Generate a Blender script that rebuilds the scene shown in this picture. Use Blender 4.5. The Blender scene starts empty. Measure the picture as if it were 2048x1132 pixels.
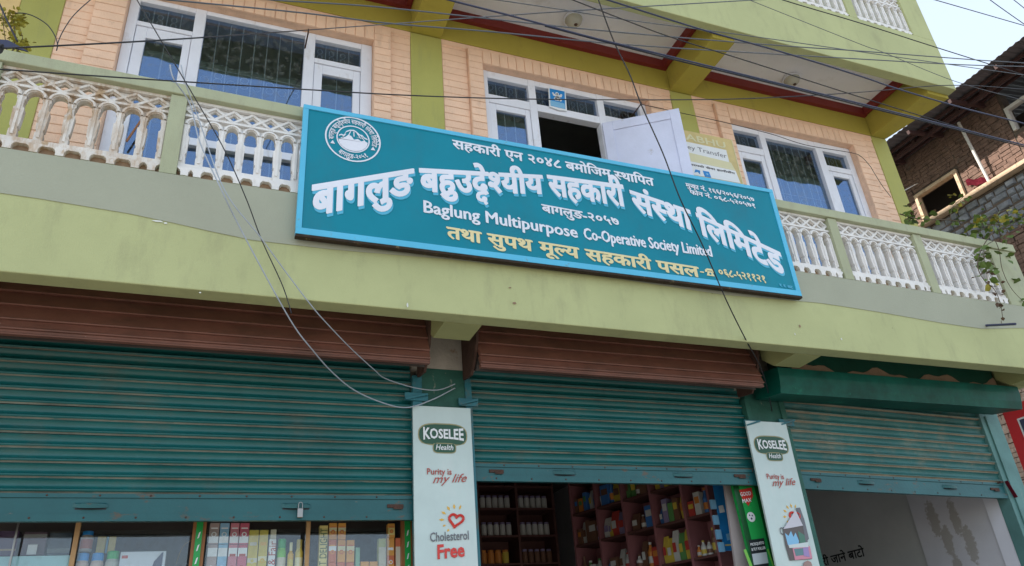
import bpy, math, random
from mathutils import Vector, Matrix
random.seed(7)
S = bpy.context.scene
COL = S.collection

# ------------------------------------------------------------------ camera, light, exposure
CX, CY, F = 1024.0, 566.0, 1528.2
_vx = Vector((5050 - CX, 1020 - CY, F)).normalized()
_vz = Vector((775 - CX, -2370 - CY, F)).normalized()
_vy = _vz.cross(_vx)
RX = Vector((_vx.x, _vy.x, _vz.x)); RD = Vector((_vx.y, _vy.y, _vz.y)); RF = Vector((_vx.z, _vy.z, _vz.z))
CAMP = Vector((0, 0, 1.6))
cam = bpy.data.cameras.new('camera'); cam.sensor_width = 36; cam.lens = F / 2048 * 36; cam.clip_end = 3000
camo = bpy.data.objects.new('camera', cam); COL.objects.link(camo)
M = Matrix((( RX.x, -RD.x, -RF.x, 0), (RX.y, -RD.y, -RF.y, 0), (RX.z, -RD.z, -RF.z, 0), (0, 0, 0, 1)))
camo.matrix_world = Matrix.Translation(CAMP) @ M
S.camera = camo
TO_SUN = Vector((-1.0, 0.35, 0.84)).normalized()
W = bpy.data.worlds.new('World'); S.world = W; W.use_nodes = True
nt = W.node_tree; nt.nodes.clear()
sky = nt.nodes.new('ShaderNodeTexSky'); sky.sky_type = 'NISHITA'; sky.sun_disc = False
sky.sun_elevation = math.asin(TO_SUN.z); sky.sun_rotation = math.atan2(TO_SUN.x, TO_SUN.y)
sky.altitude = 900; sky.air_density = 1.0; sky.dust_density = 3.5; sky.ozone_density = 0.7
bg = nt.nodes.new('ShaderNodeBackground'); bg.inputs[1].default_value = 0.15
wo = nt.nodes.new('ShaderNodeOutputWorld')
hz = nt.nodes.new('ShaderNodeMix'); hz.data_type = 'RGBA'; hz.inputs[0].default_value = 0.42   # thin high haze over the whole sky
hz.inputs[7].default_value = (4.9, 5.4, 5.6, 1)
nt.links.new(sky.outputs[0], hz.inputs[6]); nt.links.new(hz.outputs[2], bg.inputs[0]); nt.links.new(bg.outputs[0], wo.inputs[0])
sl = bpy.data.lights.new('sun', 'SUN'); sl.energy = 4.2; sl.angle = math.radians(0.53); sl.color = (1, 0.93, 0.82)
so = bpy.data.objects.new('sun', sl); COL.objects.link(so)
so.rotation_euler = TO_SUN.to_track_quat('Z', 'Y').to_euler()
S.view_settings.view_transform = 'Standard'; S.view_settings.look = 'None'
S.view_settings.exposure = 1.13; S.view_settings.gamma = 1; S.view_settings.use_curve_mapping = False
S.render.engine = 'CYCLES'; S.cycles.max_bounces = 8; S.cycles.diffuse_bounces = 4; S.cycles.transparent_max_bounces = 12
S.cycles.use_denoising = True

def ray(u, v):
    return RX * (u - CX) + RD * (v - CY) + RF * F
def at(u, v, y):
    r = ray(u, v); return CAMP + r * ((y - CAMP.y) / r.y)
def atx(u, v, x):
    r = ray(u, v); return CAMP + r * ((x - CAMP.x) / r.x)
def atz(u, v, z):
    r = ray(u, v); return CAMP + r * ((z - CAMP.z) / r.z)

# ------------------------------------------------------------------ materials
def mat(name, col, rough=0.7, var=0.12, scale=3.0, bump=0.1, bscale=60, metal=0.0, spots=None, spotcol=None, spot_scale=8, spec=0.4, streak=None, coat=0):
    m = bpy.data.materials.new(name); m.use_nodes = True
    n = m.node_tree.nodes; L = m.node_tree.links
    b = n['Principled BSDF']; b.inputs['Roughness'].default_value = rough
    b.inputs['Metallic'].default_value = metal; b.inputs['Specular IOR Level'].default_value = spec
    b.inputs['Coat Weight'].default_value = coat
    tc = n.new('ShaderNodeTexCoord')
    geo = n.new('ShaderNodeNewGeometry')
    src = geo.outputs['Position']
    no = n.new('ShaderNodeTexNoise'); no.inputs['Scale'].default_value = scale; no.inputs['Detail'].default_value = 6
    no.inputs['Roughness'].default_value = 0.62
    L.new(src, no.inputs['Vector'])
    mr = n.new('ShaderNodeMapRange'); mr.inputs[1].default_value = 0.25; mr.inputs[2].default_value = 0.75
    mr.inputs[3].default_value = 1 - var; mr.inputs[4].default_value = 1 + var
    L.new(no.outputs[0], mr.inputs[0])
    mul = n.new('ShaderNodeMix'); mul.data_type = 'RGBA'; mul.blend_type = 'MULTIPLY'; mul.inputs[0].default_value = 1
    mul.inputs[6].default_value = (*col, 1); L.new(mr.outputs[0], mul.inputs[7])
    out = mul.outputs[2]
    if spots is not None:
        n2 = n.new('ShaderNodeTexNoise'); n2.inputs['Scale'].default_value = spot_scale; n2.inputs['Detail'].default_value = 8
        n2.inputs['Roughness'].default_value = 0.7
        if streak:
            mp = n.new('ShaderNodeMapping'); mp.inputs['Scale'].default_value = streak; L.new(src, mp.inputs[0]); L.new(mp.outputs[0], n2.inputs['Vector'])
        else: L.new(src, n2.inputs['Vector'])
        r2 = n.new('ShaderNodeMapRange'); r2.inputs[1].default_value = spots; r2.inputs[2].default_value = spots + 0.09
        L.new(n2.outputs[0], r2.inputs[0])
        mx = n.new('ShaderNodeMix'); mx.data_type = 'RGBA'; L.new(r2.outputs[0], mx.inputs[0]); L.new(out, mx.inputs[6])
        mx.inputs[7].default_value = (*spotcol, 1); out = mx.outputs[2]
    L.new(out, b.inputs['Base Color'])
    if bump:
        n3 = n.new('ShaderNodeTexNoise'); n3.inputs['Scale'].default_value = bscale; n3.inputs['Detail'].default_value = 5; L.new(src, n3.inputs['Vector'])
        bp = n.new('ShaderNodeBump'); bp.inputs['Strength'].default_value = bump; bp.inputs['Distance'].default_value = 0.01
        L.new(n3.outputs[0], bp.inputs['Height']); L.new(bp.outputs[0], b.inputs['Normal'])
    return m
def flat(name, col, rough=0.5, **k):
    return mat(name, col, rough, var=0.06, bump=0, **k)

MA = {}
MA['fascia'] = mat('pale_green_paint', (0.435, 0.455, 0.225), 0.75, 0.10, 1.6, 0.25, 120, spots=0.66, spotcol=(0.34, 0.35, 0.20), spot_scale=1.7)
MA['rail'] = mat('greyed_rail_paint', (0.385, 0.405, 0.265), 0.78, 0.10, 2.5, 0.25, 110, spots=0.62, spotcol=(0.34, 0.34, 0.26), spot_scale=3)
MA['bracketp'] = mat('olive_green_bracket_paint', (0.37, 0.38, 0.17), 0.78, 0.10, 2.5, 0.25, 110)  # the brackets' own olive green
MA['olive'] = mat('olive_green_paint', (0.41, 0.345, 0.06), 0.75, 0.08, 2.0, 0.2, 120)
MA['col'] = mat('olive_column_paint', (0.41, 0.40, 0.115), 0.75, 0.10, 2.0, 0.25, 120, spots=0.70, spotcol=(0.5, 0.5, 0.36), spot_scale=3, streak=(6, 6, 0.7))
MA['peach'] = mat('peach_paint', (0.85, 0.575, 0.41), 0.8, 0.12, 4, 0.4, 90, spots=0.66, spotcol=(0.58, 0.38, 0.26), spot_scale=5)
MA['peach_joint'] = mat('peach_joint', (0.80, 0.535, 0.385), 0.85, 0.15, 8, 0.5, 90)
MA['cream'] = mat('cream_yellow_wall', (0.72, 0.52, 0.24), 0.8)
MA['white'] = mat('white_frame_paint', (0.76, 0.77, 0.84), 0.45, 0.06, 5, 0.08, 50, spots=0.68, spotcol=(0.50, 0.46, 0.42), spot_scale=14)
MA['leafdoor'] = mat('white_shutter_leaf', (0.64, 0.67, 0.84), 0.5, 0.1, 3, 0.12, 60, spots=0.66, spotcol=(0.42, 0.40, 0.42), spot_scale=5)
MA['ceil'] = mat('white_soffit', (0.80, 0.80, 0.84), 0.85, 0.06, 1.5, 0.15, 80)
MA['red'] = mat('dark_red_cornice', (0.19, 0.022, 0.018), 0.6, 0.1, 3, 0.1)
MA['balus'] = mat('white_baluster_paint', (0.76, 0.74, 0.72), 0.7, 0.1, 8, 0.3, 90, spots=0.63, spotcol=(0.42, 0.30, 0.19), spot_scale=7, streak=(2, 2, 0.8))
MA['balus_old'] = mat('stained_baluster_paint', (0.70, 0.66, 0.61), 0.75, 0.12, 8, 0.4, 90, spots=0.55, spotcol=(0.44, 0.31, 0.19), spot_scale=6, streak=(2, 2, 1))
MA['groove'] = mat('grimy_recess', (0.30, 0.20, 0.13), 0.9, 0.3, 12, 0.3)
MA['slat'] = mat('teal_green_shutter_paint', (0.006, 0.102, 0.100), 0.30, 0.22, 2.5, 0.15, 50, spots=0.70, spotcol=(0.16, 0.22, 0.19), spot_scale=9, streak=(1, 1, 4), spec=0.5)
MA['slat3'] = mat('dusty_teal_shutter_paint', (0.03, 0.14, 0.135), 0.5, 0.25, 2.5, 0.15, 50, spots=0.64, spotcol=(0.24, 0.22, 0.16), spot_scale=7, streak=(1, 1, 5))
MA['dust'] = mat('dusty_lip', (0.17, 0.17, 0.135), 0.9, 0.4, 5, 0.2, 60, spots=0.56, spotcol=(0.05, 0.13, 0.12), spot_scale=6, streak=(1, 1, 8))
MA['dust3'] = mat('thick_dust', (0.25, 0.22, 0.16), 0.9, 0.3, 5, 0.2, 60)
MA['bar'] = mat('teal_bottom_rail_paint', (0.015, 0.105, 0.115), 0.4, 0.18, 3, 0.12, 50, spots=0.67, spotcol=(0.30, 0.20, 0.14), spot_scale=10, streak=(0.6, 1, 2))
MA['blue_jamb'] = mat('blue_green_guide_paint', (0.025, 0.15, 0.185), 0.45, 0.2, 4, 0.15, 50, spots=0.66, spotcol=(0.09, 0.14, 0.10), spot_scale=7)
MA['pillar'] = mat('worn_green_pillar', (0.02, 0.10, 0.075), 0.6, 0.25, 6, 0.3, 70, spots=0.68, spotcol=(0.32, 0.34, 0.28), spot_scale=30, streak=(2, 2, 0.5))
MA['plaster'] = mat('stained_plaster', (0.42, 0.38, 0.33), 0.9, 0.25, 6, 0.5, 50, spots=0.56, spotcol=(0.28, 0.19, 0.12), spot_scale=5)
MA['hood'] = mat('rust_brown_hood', (0.185, 0.078, 0.056), 0.5, 0.28, 4, 0.12, 50, spots=0.70, spotcol=(0.30, 0.20, 0.15), spot_scale=16)
MA['hood_green'] = mat('glossy_green_hood', (0.003, 0.082, 0.060), 0.45, 0.5, 4, 0.25, 9, spots=0.62, spotcol=(0.01, 0.21, 0.13), spot_scale=3.2, spec=0.2)
MA['hood_dark'] = mat('dark_green_sheet', (0.006, 0.06, 0.04), 0.45, 0.3, 4, 0.2, 20)
MA['torn'] = mat('peeling_brown_board', (0.30, 0.20, 0.13), 0.85, 0.2, 8, 0.4)
MA['iron'] = mat('rusty_iron', (0.07, 0.035, 0.025), 0.8, 0.3, 14, 0.4, 80)
MA['wood'] = mat('varnished_wood', (0.46, 0.27, 0.12), 0.5, 0.15, 9, 0.1, 40)
MA['brownwood'] = mat('brown_wood', (0.30, 0.12, 0.04), 0.5, 0.15, 9, 0.1, 40)
MA['signblue'] = mat('teal_blue_sign_paint', (0.002, 0.215, 0.30), 0.5, 0.12, 1.3, 0.05, 30, spots=0.74, spotcol=(0.10, 0.20, 0.25), spot_scale=9, spec=0.22)
MA['signedge'] = mat('light_blue_sign_border', (0.09, 0.46, 0.69), 0.45, 0.08, 3, 0.05, 40, spots=0.72, spotcol=(0.30, 0.30, 0.22), spot_scale=18)
MA['signunder'] = mat('grimy_sign_edge', (0.035, 0.022, 0.014), 0.9, 0.4, 20, 0.5, 60, spots=0.62, spotcol=(0.30, 0.24, 0.10), spot_scale=20)
MA['lt'] = flat('white_sign_lettering', (0.72, 0.74, 0.82), 0.5)
MA['lsh'] = flat('light_blue_letter_shadow', (0.08, 0.42, 0.62), 0.5)
MA['ly'] = flat('yellow_sign_lettering', (0.72, 0.62, 0.34), 0.5)
MA['steel'] = mat('steel', (0.3, 0.29, 0.28), 0.35, 0.1, metal=0.9, bump=0)
MA['cable'] = flat('black_cable_sheath', (0.022, 0.022, 0.028), 0.5)
MA['cable_grey'] = flat('grey_cable_sheath', (0.10, 0.11, 0.13), 0.5)
MA['cable_blue'] = flat('blue_black_cable_sheath', (0.035, 0.04, 0.085), 0.4)
MA['cable_light'] = flat('silver_grey_drop_wire', (0.36, 0.40, 0.46), 0.45)
MA['cable_white'] = flat('white_wire', (0.6, 0.57, 0.52), 0.5)
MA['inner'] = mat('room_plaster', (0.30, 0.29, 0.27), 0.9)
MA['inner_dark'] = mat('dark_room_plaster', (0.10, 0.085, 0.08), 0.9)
MA['pink'] = mat('pink_shelf_paint', (0.25, 0.10, 0.11), 0.6, 0.12, 4, 0.05)
MA['shelfback'] = mat('dark_brown_shelf', (0.10, 0.04, 0.035), 0.7)
MA['passage'] = mat('whitewashed_passage', (0.60, 0.59, 0.62), 0.85, 0.10, 2, 0.2, 60)
def peel_nodes(m):       # damp patches where the whitewash has come off, each round its own spot of the wall
    n = m.node_tree.nodes; L = m.node_tree.links; b = n['Principled BSDF']; old = b.inputs['Base Color'].links[0].from_socket
    geo = n.new('ShaderNodeNewGeometry'); no = n.new('ShaderNodeTexNoise'); no.inputs['Scale'].default_value = 26; no.inputs['Detail'].default_value = 8; no.inputs['Roughness'].default_value = 0.7
    L.new(geo.outputs['Position'], no.inputs['Vector']); acc = None
    for y, z, ry, rz in ((5.50, 2.66, 0.07, 0.20), (5.42, 2.45, 0.07, 0.16), (5.27, 2.62, 0.06, 0.20), (5.20, 2.38, 0.07, 0.20), (5.40, 2.22, 0.06, 0.12)):
        sb = n.new('ShaderNodeVectorMath'); sb.operation = 'SUBTRACT'; sb.inputs[1].default_value = (0, y, z); L.new(geo.outputs['Position'], sb.inputs[0])
        ml = n.new('ShaderNodeVectorMath'); ml.operation = 'MULTIPLY'; ml.inputs[1].default_value = (0, 1/ry, 1/rz); L.new(sb.outputs[0], ml.inputs[0])
        ln = n.new('ShaderNodeVectorMath'); ln.operation = 'LENGTH'; L.new(ml.outputs[0], ln.inputs[0])
        if acc is None: acc = ln.outputs['Value']
        else:
            mn = n.new('ShaderNodeMath'); mn.operation = 'MINIMUM'; L.new(acc, mn.inputs[0]); L.new(ln.outputs['Value'], mn.inputs[1]); acc = mn.outputs[0]
    ma = n.new('ShaderNodeMath'); ma.operation = 'MULTIPLY_ADD'; ma.inputs[1].default_value = -0.55; L.new(acc, ma.inputs[0]); L.new(no.outputs[0], ma.inputs[2])
    mr = n.new('ShaderNodeMapRange'); mr.inputs[1].default_value = 0.02; mr.inputs[2].default_value = 0.10; mr.inputs[4].default_value = 0.55; L.new(ma.outputs[0], mr.inputs[0])
    mx = n.new('ShaderNodeMix'); mx.data_type = 'RGBA'; L.new(mr.outputs[0], mx.inputs[0]); L.new(old, mx.inputs[6]); mx.inputs[7].default_value = (0.24, 0.20, 0.13, 1); L.new(mx.outputs[2], b.inputs['Base Color'])
peel_nodes(MA['passage'])
MA['passage_grey'] = mat('grey_passage_wall', (0.48, 0.48, 0.46), 0.85, 0.12, 2, 0.2, 60)  # passage wall, greyer than the stretch near the opening
MA['jambwhite'] = mat('white_jamb', (0.74, 0.74, 0.80), 0.8, 0.06, 2, 0.1, 60)
MA['peel'] = mat('damp_peeled_plaster', (0.27, 0.23, 0.15), 0.95, 0.4, 14, 0.6, 50)
MA['black'] = flat('black_lettering', (0.015, 0.015, 0.015), 0.6)
MA['concrete'] = mat('street_concrete', (0.27, 0.25, 0.22), 0.9, 0.2, 0.6, 0.4, 20)
MA['gwall'] = mat('roof_concrete', (0.35, 0.34, 0.3), 0.9)
MA['nb_brick'] = mat('old_red_brick', (0.15, 0.092, 0.072), 0.9, 0.45, 9, 0.6, 60, spots=0.62, spotcol=(0.12, 0.10, 0.09), spot_scale=3)
MA['nb_brick2'] = mat('pale_worn_brick', (0.36, 0.26, 0.21), 0.9, 0.3, 7, 0.6, 60, spots=0.55, spotcol=(0.52, 0.46, 0.40), spot_scale=4)
MA['nb_mortar'] = mat('mud_mortar', (0.10, 0.075, 0.06), 0.95, 0.3, 9, 0.6, 60)
MA['stone'] = mat('grey_field_stone', (0.17, 0.18, 0.20), 0.9, 0.5, 5, 0.8, 30, spots=0.62, spotcol=(0.34, 0.34, 0.34), spot_scale=6)
MA['timber'] = mat('sunlit_timber', (0.52, 0.38, 0.26), 0.7, 0.2, 6, 0.3, 60)
MA['tin'] = mat('corrugated_tin', (0.12, 0.115, 0.13), 0.55, 0.25, 3, 0.1, 30, metal=0.3)
MA['rafter'] = mat('dark_rafter_paint', (0.05, 0.022, 0.022), 0.7)
MA['polewhite'] = flat('galvanised_pole', (0.55, 0.52, 0.5), 0.45)
MA['leafgreen'] = mat('creeper_leaf', (0.085, 0.14, 0.02), 0.55, 0.35, 9, 0.1)
MA['leafyellow'] = mat('yellowing_leaf', (0.26, 0.23, 0.02), 0.55, 0.3, 9, 0.1)
MA['leafbrown'] = mat('dry_leaf', (0.10, 0.06, 0.035), 0.8, 0.3, 9, 0.1)
MA['twig'] = mat('vine_twig', (0.10, 0.075, 0.05), 0.9)
MA['board'] = mat('pale_mint_print', (0.50, 0.60, 0.58), 0.3, 0.10, 3.2, 0.0, spec=0.5, coat=0.3)
MA['logo_green'] = flat('logo_dark_green', (0.02, 0.085, 0.045), 0.35)
MA['logo_rim'] = flat('logo_gold_rim', (0.30, 0.27, 0.13), 0.35)
MA['p_white'] = flat('print_white', (0.78, 0.80, 0.82), 0.35)
MA['p_red'] = flat('print_red', (0.62, 0.045, 0.035), 0.35)
MA['p_dred'] = flat('print_dark_red', (0.42, 0.07, 0.05), 0.35)
MA['p_orange'] = flat('print_orange', (0.72, 0.42, 0.06), 0.35)
MA['p_navy'] = flat('print_navy', (0.05, 0.06, 0.12), 0.35)
MA['p_grey'] = flat('print_grey', (0.15, 0.15, 0.17), 0.4)
MA['p_blue'] = flat('print_blue', (0.02, 0.24, 0.62), 0.35)
MA['p_lblue'] = flat('print_light_blue', (0.22, 0.48, 0.72), 0.35)
MA['p_yellow'] = flat('print_yellow', (0.72, 0.60, 0.22), 0.4)
MA['p_pyel'] = flat('print_pale_yellow', (0.70, 0.66, 0.42), 0.4)
MA['p_green'] = flat('print_green', (0.02, 0.36, 0.08), 0.35)
MA['p_lime'] = flat('print_lime', (0.20, 0.55, 0.08), 0.35)
MA['p_dgreen'] = flat('print_deep_green', (0.005, 0.08, 0.02), 0.3)
MA['p_black'] = flat('print_black', (0.02, 0.025, 0.03), 0.35)
MA['redboard'] = mat('red_board_paint', (0.62, 0.025, 0.03), 0.45, 0.08, 3, 0.05)

def grime(m, col, scale=(3, 3, 0.35), thr=0.60, width=0.16, amount=0.5, dots=None):
    """rain streaks and splashes of dirt laid over a finished paint"""
    n = m.node_tree.nodes; L = m.node_tree.links; b = n['Principled BSDF']; old = b.inputs['Base Color'].links[0].from_socket
    geo = n.new('ShaderNodeNewGeometry'); mp = n.new('ShaderNodeMapping'); mp.inputs['Scale'].default_value = scale; L.new(geo.outputs['Position'], mp.inputs[0])
    no = n.new('ShaderNodeTexNoise'); no.inputs['Scale'].default_value = 4; no.inputs['Detail'].default_value = 9; no.inputs['Roughness'].default_value = 0.68; L.new(mp.outputs[0], no.inputs['Vector'])
    mr = n.new('ShaderNodeMapRange'); mr.inputs[1].default_value = thr; mr.inputs[2].default_value = thr+width; mr.inputs[4].default_value = amount; L.new(no.outputs[0], mr.inputs[0])
    mx = n.new('ShaderNodeMix'); mx.data_type = 'RGBA'; L.new(mr.outputs[0], mx.inputs[0]); L.new(old, mx.inputs[6]); mx.inputs[7].default_value = (*col, 1)
    out = mx.outputs[2]
    if dots:
        vo = n.new('ShaderNodeTexVoronoi'); vo.inputs['Scale'].default_value = dots[0]; L.new(geo.outputs['Position'], vo.inputs['Vector'])
        m2 = n.new('ShaderNodeMapRange'); m2.inputs[1].default_value = dots[1]; m2.inputs[2].default_value = dots[1]*0.6; m2.inputs[4].default_value = 0.7; L.new(vo.outputs['Distance'], m2.inputs[0])
        x2 = n.new('ShaderNodeMix'); x2.data_type = 'RGBA'; L.new(m2.outputs[0], x2.inputs[0]); L.new(out, x2.inputs[6]); x2.inputs[7].default_value = (*dots[2], 1); out = x2.outputs[2]
    L.new(out, b.inputs['Base Color'])
grime(MA['fascia'], (0.27, 0.26, 0.15), (1.6, 1.6, 0.5), 0.52, 0.22, 0.45, (3.1, 0.030, (0.16, 0.14, 0.08)))
def cracks(m, col, scale=0.8, thr=0.0035):
    n = m.node_tree.nodes; L = m.node_tree.links; b = n['Principled BSDF']; old = b.inputs['Base Color'].links[0].from_socket
    geo = n.new('ShaderNodeNewGeometry'); no = n.new('ShaderNodeTexNoise'); no.inputs['Scale'].default_value = 3; no.inputs['Detail'].default_value = 7; L.new(geo.outputs['Position'], no.inputs['Vector'])
    ad = n.new('ShaderNodeVectorMath'); ad.operation = 'MULTIPLY_ADD'; ad.inputs[1].default_value = (0.5, 0.5, 0.5); L.new(no.outputs[1], ad.inputs[0]); L.new(geo.outputs['Position'], ad.inputs[2])
    vo = n.new('ShaderNodeTexVoronoi'); vo.feature = 'DISTANCE_TO_EDGE'; vo.inputs['Scale'].default_value = scale; L.new(ad.outputs[0], vo.inputs['Vector'])
    m1 = n.new('ShaderNodeMapRange'); m1.inputs[1].default_value = thr; m1.inputs[2].default_value = thr*0.3; L.new(vo.outputs['Distance'], m1.inputs[0])
    n2 = n.new('ShaderNodeTexNoise'); n2.inputs['Scale'].default_value = 1.3; L.new(geo.outputs['Position'], n2.inputs['Vector'])
    m2 = n.new('ShaderNodeMapRange'); m2.inputs[1].default_value = 0.50; m2.inputs[2].default_value = 0.60; m2.inputs[4].default_value = 0.75; L.new(n2.outputs[0], m2.inputs[0])
    mu = n.new('ShaderNodeMath'); mu.operation = 'MULTIPLY'; L.new(m1.outputs[0], mu.inputs[0]); L.new(m2.outputs[0], mu.inputs[1])
    mx = n.new('ShaderNodeMix'); mx.data_type = 'RGBA'; L.new(mu.outputs[0], mx.inputs[0]); L.new(old, mx.inputs[6]); mx.inputs[7].default_value = (*col, 1); L.new(mx.outputs[2], b.inputs['Base Color'])

grime(MA['rail'], (0.28, 0.26, 0.19), (4, 4, 1), 0.52, 0.2, 0.5, (11, 0.03, (0.5, 0.5, 0.45)))
grime(MA['olive'], (0.22, 0.18, 0.06), (2, 2, 0.6), 0.55, 0.2, 0.4)
grime(MA['col'], (0.26, 0.26, 0.12), (3, 3, 0.4), 0.55, 0.2, 0.4)
grime(MA['ceil'], (0.42, 0.38, 0.34), (1, 1, 1), 0.56, 0.2, 0.45)
grime(MA['peach'], (0.50, 0.33, 0.24), (3, 3, 0.7), 0.56, 0.18, 0.5, (9, 0.035, (0.36, 0.22, 0.15)))
grime(MA['balus'], (0.40, 0.33, 0.26), (5, 5, 1.2), 0.57, 0.15, 0.6)
grime(MA['balus_old'], (0.45, 0.31, 0.19), (5, 5, 1.2), 0.44, 0.2, 0.8)
grime(MA['signblue'], (0.03, 0.15, 0.20), (0.7, 0.7, 0.4), 0.50, 0.25, 0.5, (5, 0.014, (0.20, 0.28, 0.30)))
grime(MA['signedge'], (0.20, 0.16, 0.09), (3, 3, 3), 0.62, 0.08, 0.8)
grime(MA['slat'], (0.10, 0.095, 0.07), (0.8, 2, 1.2), 0.55, 0.2, 0.5, (7, 0.022, (0.35, 0.36, 0.33)))
grime(MA['slat3'], (0.26, 0.22, 0.15), (0.8, 2, 1.0), 0.50, 0.25, 0.6)
grime(MA['bar'], (0.12, 0.07, 0.04), (2, 2, 4), 0.60, 0.08, 0.8, (8, 0.02, (0.40, 0.38, 0.34)))
grime(MA['hood'], (0.07, 0.045, 0.035), (0.6, 1, 2), 0.52, 0.2, 0.6, (6, 0.018, (0.45, 0.40, 0.36)))
grime(MA['timber'], (0.25, 0.16, 0.10), (3, 3, 3), 0.5, 0.1, 0.6)
grime(MA['blue_jamb'], (0.12, 0.10, 0.06), (3, 3, 2), 0.52, 0.12, 0.7)
grime(MA['pillar'], (0.30, 0.30, 0.24), (3, 3, 1.5), 0.60, 0.06, 0.7)
grime(MA['white'], (0.48, 0.45, 0.42), (4, 4, 1.5), 0.58, 0.14, 0.5)
grime(MA['board'], (0.62, 0.64, 0.62), (1.4, 1.4, 0.5), 0.5, 0.25, 0.6)

def glass_mat(name, fac, tint, glc, dirt=0.22):
    m = bpy.data.materials.new(name); m.use_nodes = True
    n = m.node_tree.nodes; L = m.node_tree.links; n.clear()
    t = n.new('ShaderNodeBsdfTransparent'); t.inputs[0].default_value = (*tint, 1)
    g = n.new('ShaderNodeBsdfGlossy'); g.inputs[0].default_value = (*glc, 1); g.inputs[1].default_value = 0.03
    no = n.new('ShaderNodeTexNoise'); no.inputs['Scale'].default_value = 3.5; no.inputs['Detail'].default_value = 1
    geo = n.new('ShaderNodeNewGeometry'); L.new(geo.outputs['Position'], no.inputs['Vector'])
    bp = n.new('ShaderNodeBump'); bp.inputs['Strength'].default_value = 0.12; bp.inputs['Distance'].default_value = 0.02
    L.new(no.outputs[0], bp.inputs['Height']); L.new(bp.outputs[0], g.inputs['Normal'])
    d = n.new('ShaderNodeBsdfDiffuse'); d.inputs[0].default_value = (0.35, 0.36, 0.34, 1)
    a = n.new('ShaderNodeMixShader'); a.inputs[0].default_value = fac
    L.new(t.outputs[0], a.inputs[1]); L.new(g.outputs[0], a.inputs[2])
    n2 = n.new('ShaderNodeTexNoise'); n2.inputs['Scale'].default_value = 22; n2.inputs['Detail'].default_value = 6; L.new(geo.outputs['Position'], n2.inputs['Vector'])
    r = n.new('ShaderNodeMapRange'); r.inputs[1].default_value = 0.5; r.inputs[2].default_value = 0.8; r.inputs[3].default_value = dirt*0.07; r.inputs[4].default_value = dirt
    L.new(n2.outputs[0], r.inputs[0])
    b = n.new('ShaderNodeMixShader'); L.new(r.outputs[0], b.inputs[0]); L.new(a.outputs[0], b.inputs[1]); L.new(d.outputs[0], b.inputs[2])
    o = n.new('ShaderNodeOutputMaterial'); L.new(b.outputs[0], o.inputs[0])
    return m
MA['glass'] = glass_mat('window_glass', 0.40, (0.92, 0.97, 0.95), (0.22, 0.34, 0.58))
MA['caseglass'] = glass_mat('showcase_glass', 0.05, (0.95, 0.97, 0.97), (0.9, 0.95, 1.0), 0.08)

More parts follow.
